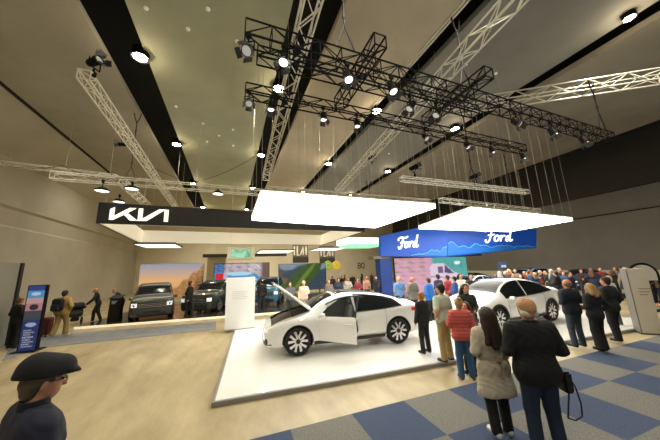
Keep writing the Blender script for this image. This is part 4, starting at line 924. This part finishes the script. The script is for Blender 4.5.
# --- the couple in the foreground
FN = .0105
pm, U, Hd, arms, legs = person('person', 'bald older man in black jacket and jeans standing in the foreground, seen from behind', (3.64, 2.28, .02), 62, 1.85, FN, '0b0b0d', 'jacket', '1b2a40', '0d0d0d', 'b98a62', 'short', skin_d, 'front', 'front', build=1.22, hem=.80, turn=4)
sdf_mesh('nape_hair', [(Hd((-.05, -.05, 1.60)), Hd((.05, -.05, 1.60)), .052, .052, .02), (Hd((-.07, -.01, 1.63)), Hd((-.07, -.01, 1.66)), .028, .028, .02), (Hd((.07, -.01, 1.63)), Hd((.07, -.01, 1.66)), .028, .028, .02)], .01, mat('hair_grey_white', hexc('c2b8aa'), .7, noise=.2, nscale=60), pm, cuts=[(Hd((0, .02, 1.6)), Hd((0, 1, 1.6))-Hd((0, 0, 1.6)))])
pw, _, _, _, _ = person('person', 'woman with long dark hair in a belted beige trench coat, seen from behind', (3.50, 2.76, .02), 70, 1.69, FN, 'bcb29c', 'coat', '0c0c0e', 'd8d4cc', '2a1812', 'long', skin_m, 'front', 'front', build=1.04, hem=.56, turn=0, stride=.12)
bl = MB(); n = 26
for i in range(n):
    a0, a1 = 2*math.pi*i/n, 2*math.pi*(i+1)/n; r_ = lambda a: (math.cos(a)*.232, math.sin(a)*.172)
    x0, y0 = r_(a0); x1, y1 = r_(a1); bl.add([(x0, y0, 1.07), (x1, y1, 1.07), (x1, y1, 1.115), (x0, y0, 1.115)], [(0, 1, 2, 3)])
bl.box((-.03, -.186, 1.06), (.03, -.166, 1.125)); bl.path([(.0, -.16, 1.09), (.03, -.175, .95), (.02, -.18, .86)], .012)
bl.obj('belt', cloth('94866c'), pw)
bag = empty('shoulder_bag', (3.64+.04, 2.28-.03, .02), R(62-90), 'black shoulder bag with looping strap at the right side of the bald man', 'bag')
b_ = MB().box((.20, -.07, .74), (.30, .10, .98)).obj('pouch', cloth('0a0a0c', .5), bag); bevel(b_, .02, 2)
MB().path([(.27, -.02, .97), (.34, -.02, .80), (.36, -.03, .62), (.33, -.05, .50), (.24, -.06, .46), (.16, -.07, .49), (.18, -.075, .60), (.235, -.06, .78)], .009, 5).obj('strap', cloth('0a0a0c', .5), bag)
# --- flat-capped man, bottom left (head and shoulders in view)
hx, hy_ = at(47, 372, z=1.70).x, at(47, 372, z=1.70).y
pc, U, Hd, arms, legs = person('person', 'man in a dark flat cap, glasses and navy sweater at the bottom left corner', (-1.25, 2.64, 0), 38, 1.735, .0095, '10142a', 'jacket', '1a1c22', '111111', '4a443c', 'short', skin_m, 'down', 'down', build=1.28, turn=-8, hem=.82, nod=6)
MB().path([tuple(Hd((s*.085, y, 1.668))) for s, y in ((-1, .0), (-1, .10))], .003, 5).path([tuple(Hd((.085, 0, 1.668))), tuple(Hd((.085, .10, 1.668)))], .003, 5).path([tuple(Hd((x, .118-.2*abs(x)**1.5, 1.668))) for x in (-.085, -.04, 0, .04, .085)], .003, 5).path([tuple(Hd((.045+.026*math.cos(a), .122, 1.66+.02*math.sin(a)))) for a in np.linspace(0, 6.3, 13)], .0025, 5).path([tuple(Hd((-.045+.026*math.cos(a), .122, 1.66+.02*math.sin(a)))) for a in np.linspace(0, 6.3, 13)], .0025, 5).obj('glasses', cloth('201c18', .3), pc)
P = []
capm = mat('tweed_cap', hexc('121316'), .9, noise=.5, nscale=120, bump=.3)
cap = sdf_mesh('flat_cap', [(Hd((0, -.045, 1.745)), Hd((0, .07, 1.735)), .116, .098, .03), (Hd((0, .0, 1.715)), Hd((0, .0, 1.72)), .112, .112, .03), (Hd((-.045, .12, 1.715)), Hd((.045, .12, 1.715)), .035, .035, .02), (Hd((-.035, .175, 1.70)), Hd((.035, .175, 1.70)), .022, .022, .03), (Hd((0, -.08, 1.70)), Hd((0, -.09, 1.69)), .085, .075, .03)], .0085, capm, pc, cuts=[(Hd((0, 0, 1.698)), Hd((0, -.12, 1))-Hd((0, 0, 2)) if False else -(Hd((0, 0.0, 2.0))-Hd((0, 0, 1.0))))])
MB().lathe([(.085, 0), (.082, .075), (.074, .08), (.078, 0)], 22, M=Matrix.Translation(tuple(U((0, -.012, 1.475))))).obj('roll_collar', cloth('0c0e18'), pc, 40)
# --- right-hand bystanders
MD = .016
person('person', 'grey-haired man in navy jacket and blue-grey jeans standing left of the blonde woman', (8.78, 4.30, .035), 75, 1.79, MD, '141c2a', 'jacket', '2f3a48', '121212', '8c7058', 'bald', skin_d, 'front', 'front', build=1.18)
person('person', 'blonde woman in dark jacket and flared black trousers standing between two men', (8.80, 3.84, .035), 78, 1.69, MD, '10131c', 'jacket', '0c0c10', '0c0c0c', 'a08050', 'bob', skin_m, 'front', 'hip', build=1.08, flare=.035, stride=.1)
person('person', 'dark-haired man in dark olive jacket standing right of the blonde woman', (10.1, 4.02, .035), 82, 1.80, MD, '1c1f18', 'jacket', '141418', '0c0c0c', '2a2622', 'short', skin_m, 'front', 'pocket', build=1.15, stride=.12)
person('person', 'white-haired person in pale top behind the blonde woman', (at(609, 283, Y=4.9).x, 4.9, .0), 90, 1.76, .022, 'b8bcb8', 'jacket', '3a3c40', '151515', 'c8b49a', 'bald', skin_m, 'front', 'front')
person('person', 'man in dark jacket and blue jeans standing left of the tall beige kiosk', (at(631, 285, Y=5.15).x, 5.15, .0), 200, 1.80, .022, '12151c', 'jacket', '2a4a78', '151515', '151210', 'short', skin_d, 'front', 'front')
person('person', 'dark-clad person cut off by the right edge of the photograph', (10.75, 3.1, .035), 120, 1.70, .022, '191a1e', 'jacket', '17181c', '151515', '20180f', 'short', skin_m, 'front', 'front', build=1.2)
# --- visitors on and before the white stand
person('person', 'short ginger-haired visitor in black jacket behind the white fastback car', (4.83, 5.66, .085), 95, 1.55, MD, '101113', 'jacket', '121316', '101010', 'a8662c', 'short', skin_m, 'down', 'down')
person('person', 'man in pale green shirt and khaki trousers, seen from behind', (4.86, 4.98, .085), 100, 1.80, MD, 'b0bea8', 'tee', 'a8925f', '3a3028', '14100c', 'short', skin_m, 'hip', 'front', build=1.15)
person('person', 'person in coral red padded jacket and blue jeans', (4.62, 4.26, .0), 60, 1.62, MD, 'c4584c', 'puffer', '34587c', '5a4a3a', 'a88a5a', 'bun', skin_m, 'fold', 'front', build=1.0)
person('person', 'brown-haired child facing the red padded jacket', (4.98, 4.42, .0), 200, 1.50, MD, '6a5a52', 'jacket', '2a2c34', '151515', '5a3420', 'bob', skin_m, 'front', 'front', build=.85)
person('person', 'smiling dark-haired woman in dark top facing the viewer', (5.84, 5.10, .085), 250, 1.72, MD, '1a2420', 'jacket', '1c1e24', '151515', '24160e', 'bob', skin_m, 'front', 'down')
def far(px, Y_, h_, top, pants='22242a', hair='201610', face=260, label='', hk='short', tk='jacket', L='front', Rr='down', z=.0, sk=skin_m, hh=.028, **k):
    q = at(px, 272, Y=Y_); return person('person', label, (q.x, Y_, z), face, h_, hh, top, tk, pants, '141414', hair, hk, sk, L, Rr, detail=False, **k)
far(411, 8.9, 1.80, '6a685e', hair='a87c60', face=88, label='grey-jacketed man standing behind the tail of the white fastback', hk='bald', z=.085, sk=skin_d)
far(398, 9.6, 1.82, '5a80b0', hair='c0906c', face=80, label='man in blue short-sleeved shirt beside the blue pillar', hk='bald', tk='tee', z=.085)
far(427, 8.6, 1.72, '1468c0', hair='302018', face=110, label='visitor in bright blue jacket before the pink screen', z=.085, tk='puffer')
far(437, 9.6, 1.80, '26324a', hair='101010', face=90, label='dark-haired visitor in slate jacket before the teal part of the screen', z=.085)
far(446.5, 9.4, 1.75, 'a03038', hair='3a2010', face=100, label='visitor in crimson top among the group before the screen', z=.085)
far(453, 8.6, 1.72, '1c4c90', hair='181818', face=120, label='visitor in deep blue jacket right of the crimson top', z=.085)
far(459.5, 8.9, 1.80, 'd8d0c4', hair='101010', face=250, label='woman in white top facing the viewer at the left nose of the second white car', hk='bob', L='phone', Rr='front', z=.085)
far(470, 8.6, 1.76, '14161c', hair='101010', face=230, label='dark-clad visitor beside the bonnet of the second white car', z=.085)
# behind the raised bonnet and roof
for a in ((262, 15.4, 1.84, '101216', '20242c', '181210', 'black-clad man standing before the teal car'), (290, 13.4, 1.70, '54565c', '2a2c32', '3a2214', 'person in grey top with brown hair just behind the raised bonnet'), (303.5, 12.9, 1.76, 'c8a898', '7a6a6a', 'c8b0a0', 'fair visitor in pale pink top behind the raised bonnet'),
          (328.5, 14.0, 1.70, '6a6058', '303238', '4a3020', 'visitor in brown-grey top behind the windscreen'), (338, 14.6, 1.74, '23304c', '202228', '181818', 'visitor in navy top behind the white car roof'), (347.5, 15.5, 1.72, 'b8b0a4', '303238', '2a1c14', 'visitor in cream top behind the white car roof'),
          (357, 14.4, 1.66, '7a2c38', '202228', '503020', 'visitor in wine red top behind the white car roof'), (366, 15.6, 1.74, 'c89484', '2c2e34', '8a6a4a', 'visitor in salmon top behind the white car roof'), (375.5, 14.8, 1.74, '1c1f26', '202228', '201612', 'dark visitor left of the blue pillar')):
    far(a[0], a[1], a[2], a[3], a[4], a[5], 255 if a[0] != 262 else 100, a[6], sk=skin_m)
# --- left side
person('person', 'man with black backpack vest and khaki cargo trousers walking on the grey-blue carpet', (-6.35, 14.1, .015), 75, 1.82, .022, 'a8894c', 'jacket', '8a7440', 'd8d0c0', '141414', 'short', skin_d, 'down', 'hip', stride=.25, build=1.2, flare=.02)
bp = bpy.context.scene.objects[-1] if False else None
q0 = Vector((-6.35, 14.1, .015)); bk = empty('backpack', q0, R(-15), 'black backpack worn by the man in khaki trousers', 'backpack')
o_ = MB().box((-.20, -.34, 1.02), (.20, -.17, 1.52)).obj('main_compartment', cloth('0c0c10'), bk); bevel(o_, .05, 3); sharpen(o_.data, 50)
o_ = MB().box((-.15, -.41, 1.05), (.15, -.33, 1.30)).obj('front_pocket', cloth('1a1c28'), bk); bevel(o_, .03, 3)
sc_ = empty('suitcase', (-7.0, 14.5, .015), R(-20), 'dark red suitcase standing left of the man with the backpack', 'suitcase')
o_ = MB().box((-.22, -.14, .07), (.22, .14, .75)).obj('shell', mat('maroon_shell', hexc('5a1c20'), .4), sc_); bevel(o_, .04, 3)
MB().path([(-.12, .1, .74), (-.12, .1, 1.05), (.12, .1, 1.05), (.12, .1, .74)], .011).obj('pull_handle', alu, sc_)
for sx in (-.17, .17):
    for sy in (-.1, .1): MB().tube((sx-.015, sy, .035), (sx+.015, sy, .035), .035, 10).obj('wheel', trim_m, sc_)
person('person', 'dark-clad person standing between grey partition wall and upright banner', (-6.95, 12.75, .014), 60, 1.72, .025, '101012', 'jacket', '0e0e10', '0e0e0e', '5a4030', 'short', skin_d, 'front', 'down')
q = at(92, 322, z=0)
person('person', 'bald man in black pushing a pram near the left wall', (q.x+.25, q.y-.2, 0), 200, 1.80, .022, '141416', 'jacket', '16171a', 'c8c4bc', 'a07048', 'bald', skin_d, 'push', 'push', lean=16, stride=.3)
pr = empty('pram', (q.x-.55, q.y-.42, 0), R(200-90), 'black pram with dark hood pushed by the bald man', 'pram')
fb = cloth('101112')
MB().path([(-.22, -.25, .12), (-.22, .3, .62), (-.22, .55, 1.02), (.22, .55, 1.02), (.22, .3, .62), (.22, -.25, .12)], .016).path([(-.22, .42, .14), (-.22, 0, .55)], .014).path([(.22, .42, .14), (.22, 0, .55)], .014).obj('frame', black_metal, pr)
bpy.data.objects['pram'].rotation_euler[2] = R(20)
for x_, y_ in ((-.26, -.3), (.26, -.3), (-.26, .42), (.26, .42)): MB().lathe([(.06, -.02), (.13, -.025), (.15, 0), (.13, .025), (.06, .02), (.06, -.02)], 18, M=Matrix.Translation((x_, y_, .15)) @ Matrix.Rotation(R(90), 4, 'Z')  , axis='y').obj('wheel', tyre_m, pr, 40)
sdf_mesh('seat', [((-.14, -.1, .52), (.14, -.1, .52), .15, .15, .05, 1), ((-.14, .12, .62), (.14, .12, .62), .14, .14, .05, 1)], .025, cloth('1c2018'), pr)
sdf_mesh('hood', [((-.14, .16, .85), (.14, .16, .85), .22, .22, .05, 1)], .025, fb, pr, cuts=[((0, .05, .78), (0, -.3, -1))])
o_ = MB().box((-.16, -.2, .18), (.16, .25, .34)).obj('basket', fb, pr); bevel(o_, .03, 2)
q = at(125, 320, z=0)
person('person', 'person in black leaning over the black kiosk at the dark stand', (q.x-.12, q.y-.25, .1), 195, 1.72, .025, '0f0f11', 'jacket', '101113', '101010', 'b08a68', 'short', skin_d, 'push', 'front', lean=34)
q = at(117, 322, z=0); kk = empty('information_kiosk', (q.x, q.y-.35, .1), R(-15), 'black slanted information kiosk at the left end of the dark stand', 'kiosk')
o_ = MB().prism([(-.28, 0), (.28, 0), (.24, 1.16), (-.24, 1.16)], -.14, .14).obj('body', cloth('0c0c0d', .4), kk); bevel(o_, .02, 2)
MB().box((-.27, -.2, 0), (.27, .2, .04), M=Matrix.Translation((0, 0, 1.17)) @ Matrix.Rotation(R(20), 4, 'X')).obj('top_screen', cloth('20242c', .15), kk)
t_ = MB()
for k in range(3): t_.box((-.14, -.15, .98-.06*k), (.12-.05*k, -.139, 1.0-.06*k))
t_.obj('white_print', cloth('d8d8d8'), kk)
q = at(188, 319, z=.1)
person('person', 'tall man in black walking between dark car and olive car', (q.x, q.y+.1, .1), 30, 1.86, .022, '0e0e10', 'jacket', '101114', '0e0e0e', '2a1c14', 'short', skin_d, 'pocket', 'swing', stride=.2)
far(202, 20.8, 1.72, '141416', '101114', '3a2418', 240, 'dark-haired staff member behind the walking tall man', z=.1, hk='short')
far(207.5, 21.2, 1.70, '202226', '101114', '181210', 200, 'staff member in charcoal leaning by the olive car', z=.1, hk='bob')
# --- crowd by the right wall
tops = [('7a2430', 'maroon'), ('17181c', 'black'), ('6c6860', 'stone'), ('1a2438', 'navy'), ('3c3028', 'brown'), ('55575a', 'grey'), ('2a3428', 'dark green'), ('6c2420', 'dark red'), ('26405c', 'dusky blue'), ('7a6a58', 'tan')]
hairs = [('181210', 'black'), ('5a3820', 'brown'), ('b89460', 'blond'), ('9a9490', 'grey')]
tmpl = []
for i in range(5):
    r_ = person('person', 't', (0, -50, 0), 90, 1.72+.03*i, .032, '7a2430', ('jacket', 'tee', 'puffer', 'jacket', 'coat')[i], '1a1b20', '141414', '181210', ('short', 'bob', 'short', 'short', 'long')[i], skin_m, ('front', 'down', 'phone', 'fold', 'hip')[i], ('down', 'hip', 'front', 'front', 'down')[i], detail=False)[0]
    tmpl.append(r_)
kinds = ['jacket', 'shirt', 'padded jacket', 'jacket', 'coat']; used = set(); rr2 = random.Random(11)
spots = []
for k in range(46):
    px = 494+k*3.55+rr2.uniform(-1, 1); Y_ = rr2.uniform(7.7, 9.6)+(1.3 if px < 548 else 0)
    if 563 < px < 612 and k % 3: continue
    if px > 622: Y_ = rr2.uniform(6.2, 7.2)
    if px > 652: continue
    spots.append((px, Y_))
for k, px in enumerate((340, 344, 352, 361, 371, 378, 332)): spots.append((px, 19+rr2.uniform(0, 5)))
first = [True]*5
for k, (px, Y_) in enumerate(spots):
    ti = rr2.randrange(5)
    for _ in range(60):
        a = rr2.randrange(len(tops)); b2 = rr2.randrange(4)
        key = (a, b2, ti, px < 390)
        if key not in used: break
    used.add(key); t_ = tmpl[ti]
    if first[ti]: o = t_; first[ti] = False
    else: o = copy_tree(t_)
    q = at(px, 268, Y=Y_); o.location = (q.x, Y_, 0); o.rotation_euler = (0, 0, rr2.uniform(0, 6.28)); s_ = o.scale[0]*rr2.uniform(.95, 1.04); o.scale = (s_,)*3
    where = 'in the far crowd left of the blue pillar' if px < 390 else ('in the crowd behind the right white car' if px < 560 else 'in the crowd near the beige kiosk')
    tag(o, f'distant {hairs[b2][1]}-haired visitor in {tops[a][1]} {kinds[ti]} {where}', 'person', 'distant visitors')
    for ch in o.children:
        for sl in ch.material_slots: 
            if ch.name.split('.')[0] in ('jacket', 'shirt', 'coat'): sl.link = 'OBJECT'; sl.material = cloth(tops[a][0])
            elif ch.name.startswith('hair'): sl.link = 'OBJECT'; sl.material = mat('hair_'+hairs[b2][0], hexc(hairs[b2][0]), .6)
            elif ch.name.startswith('trousers') and k % 2: sl.link = 'OBJECT'; sl.material = cloth('303a4c')
# ================================================================== PANELS, KIOSKS, BANNER
ip = empty('information_stand', (-.12, 11.25, .085), R(-4), 'tall white information panel standing at the left edge of the white platform', 'panel')
MB().box((0, 0, 0), (1.12, .30, 2.02)).obj('panel_body', mat('white_panel_paint', (.78, .78, .76), .4), ip)
t_ = MB()
for k in range(5): t_.box((.25, -.006, 1.45-.07*k), (.85-.06*(k % 3), 0, 1.452-.07*k+.012))
t_.obj('printed_text', cloth('c4c4c0'), ip); MB().box((-.02, -.02, 0), (1.14, .32, .03)).obj('base_plate', alu_edge, ip)
kp = empty('display_kiosk', (12.0, 4.2, .0), R(-48), 'tall beige kiosk slab with dark side at the right edge of the white stand', 'kiosk')
MB().box((.0, 0, 0.03), (.43, .42, 1.98)).obj('panel_body', mat('beige_panel', hexc('cfc5ae'), .5, noise=.05), kp); MB().box((-.03, .0, .03), (0.0, .36, 1.98)).obj('side_panel', cloth('77736a', .5), kp)
MB().box((-.05, -.05, 0), (.55, .46, .03)).obj('base_plate', cloth('3c3a36'), kp)
t_ = MB(); 
for k in range(3): t_.box((.15, -.006, 1.35-.09*k), (.45-.06*k, 0, 1.37-.09*k))
t_.obj('printed_text', cloth('7c725e'), kp)
q = at(646, 285, Y=5.6); ar = empty('arched_sign', (q.x, 5.6, 0), R(-30), 'black arched sign with white face behind the beige kiosk', 'sign')
MB().path([(-.55, 0, 0), (-.55, 0, 1.55)]+[(-.55*math.cos(a), 0, 1.55+.5*math.sin(a)) for a in np.linspace(.1, math.pi-.1, 14)]+[(.55, 0, 1.55), (.55, 0, 0)], .05, 8).obj('arch_frame', black_metal, ar)
P = [(-.5, 1.3), (.5, 1.3)]+[(.5*math.cos(a), 1.55+.45*math.sin(a)) for a in np.linspace(0, math.pi, 14)]
MB().prism(P, -.02, .02).obj('face', cloth('d8d4c8'), ar)
MB().box((-.7, -.25, 0), (.7, .25, .03)).obj('base_plate', black_metal, ar)
bn = empty('upright_banner', (-6.38, 12.0, .014), R(-6), 'narrow upright banner with car picture and blue printed lower half', 'banner')
MB().box((-.03, .008, 0), (.48, .13, 2.12)).obj('frame', black_metal, bn)
def pic_banner(u, v):
    c = np.tile(np.array(hexc('1c2f6a')), (len(u), 1)); c = mixc(c, (v > .45)*1., '3c4858'); c = mixc(c, (v > .60)*1., 'c88a90'); c = mixc(c, (v > .72)*1., 'd8a8a8'); c = mixc(c, (v > .80)*1., '58a0d8'); c = mixc(c, (v > .92)*1., '2a4a90')
    c = mixc(c, blob(u, v, .5, .66, .28, .05), '28283c'); c = mixc(c, blob(u, v, .5, .87, .3, .03), 'c8e4f4'); c = mixc(c, blob(u, v, .5, .55, .9, .05), '4a4c50')
    for r_ in np.arange(.06, .34, .035): c = mixc(c, ((np.abs(v-r_) < .009) & (u > .15) & (u < .8-.2*(np.sin(r_*90) > .3)) & (np.sin(u*60+r_*300) > -.5))*1., 'c8ccd8')
    return mixc(c, blob(u, v, .5, .39, .33, .035), 'a8c0e4')
o_ = picture('printed_face', .45, 2.08, pic_banner, bn, .55, 26); o_.location = (0, 0, .02)
MB().box((-.1, -.2, -.0), (.56, .35, .02)).obj('base_plate', black_metal, bn)
pw_ = empty('partition_wall', (0, 0, 0), 0, 'grey partition wall leaning into the left edge of the photograph', 'partition')
wall_plane((-7.55, 13.6), (-6.75, 10.2), 0, 2.95, .12, mat('partition_paint', hexc('8c8a80'), .6, noise=.06), 'panel', pw_, off=-.12)
wall_plane((-7.55, 13.6), (-11.9, 12.9), 0, 2.95, .12, mat('partition_paint', hexc('8c8a80'), .6), 'panel', pw_, off=-.12)
wall_plane((-7.56, 13.66), (-7.50, 13.42), 0, 2.97, .06, cloth('1c1c1a'), 'edge_profile', pw_, off=-.01)
# round sign post by the right wall
q = at(503.5, 268, Y=11.2); rs = empty('round_sign_post', (q.x, 11.2, 0), 0, 'blue round-topped sign on a post above the far right crowd', 'sign')
MB().tube((0, 0, 0), (0, 0, 1.9), .03).obj('post', black_metal, rs); MB().box((-.4, -.05, 1.85), (.35, .05, 2.35)).obj('board', cloth('2a3c5c'), rs); MB().box((-.25, -.06, 2.0), (.2, -.049, 2.15)).obj('printed_face', cloth('a8b4c0'), rs); MB().lathe([(0, 0), (.25, 0), (.25, .02), (0, .03)], 16).obj('base', black_metal, rs)
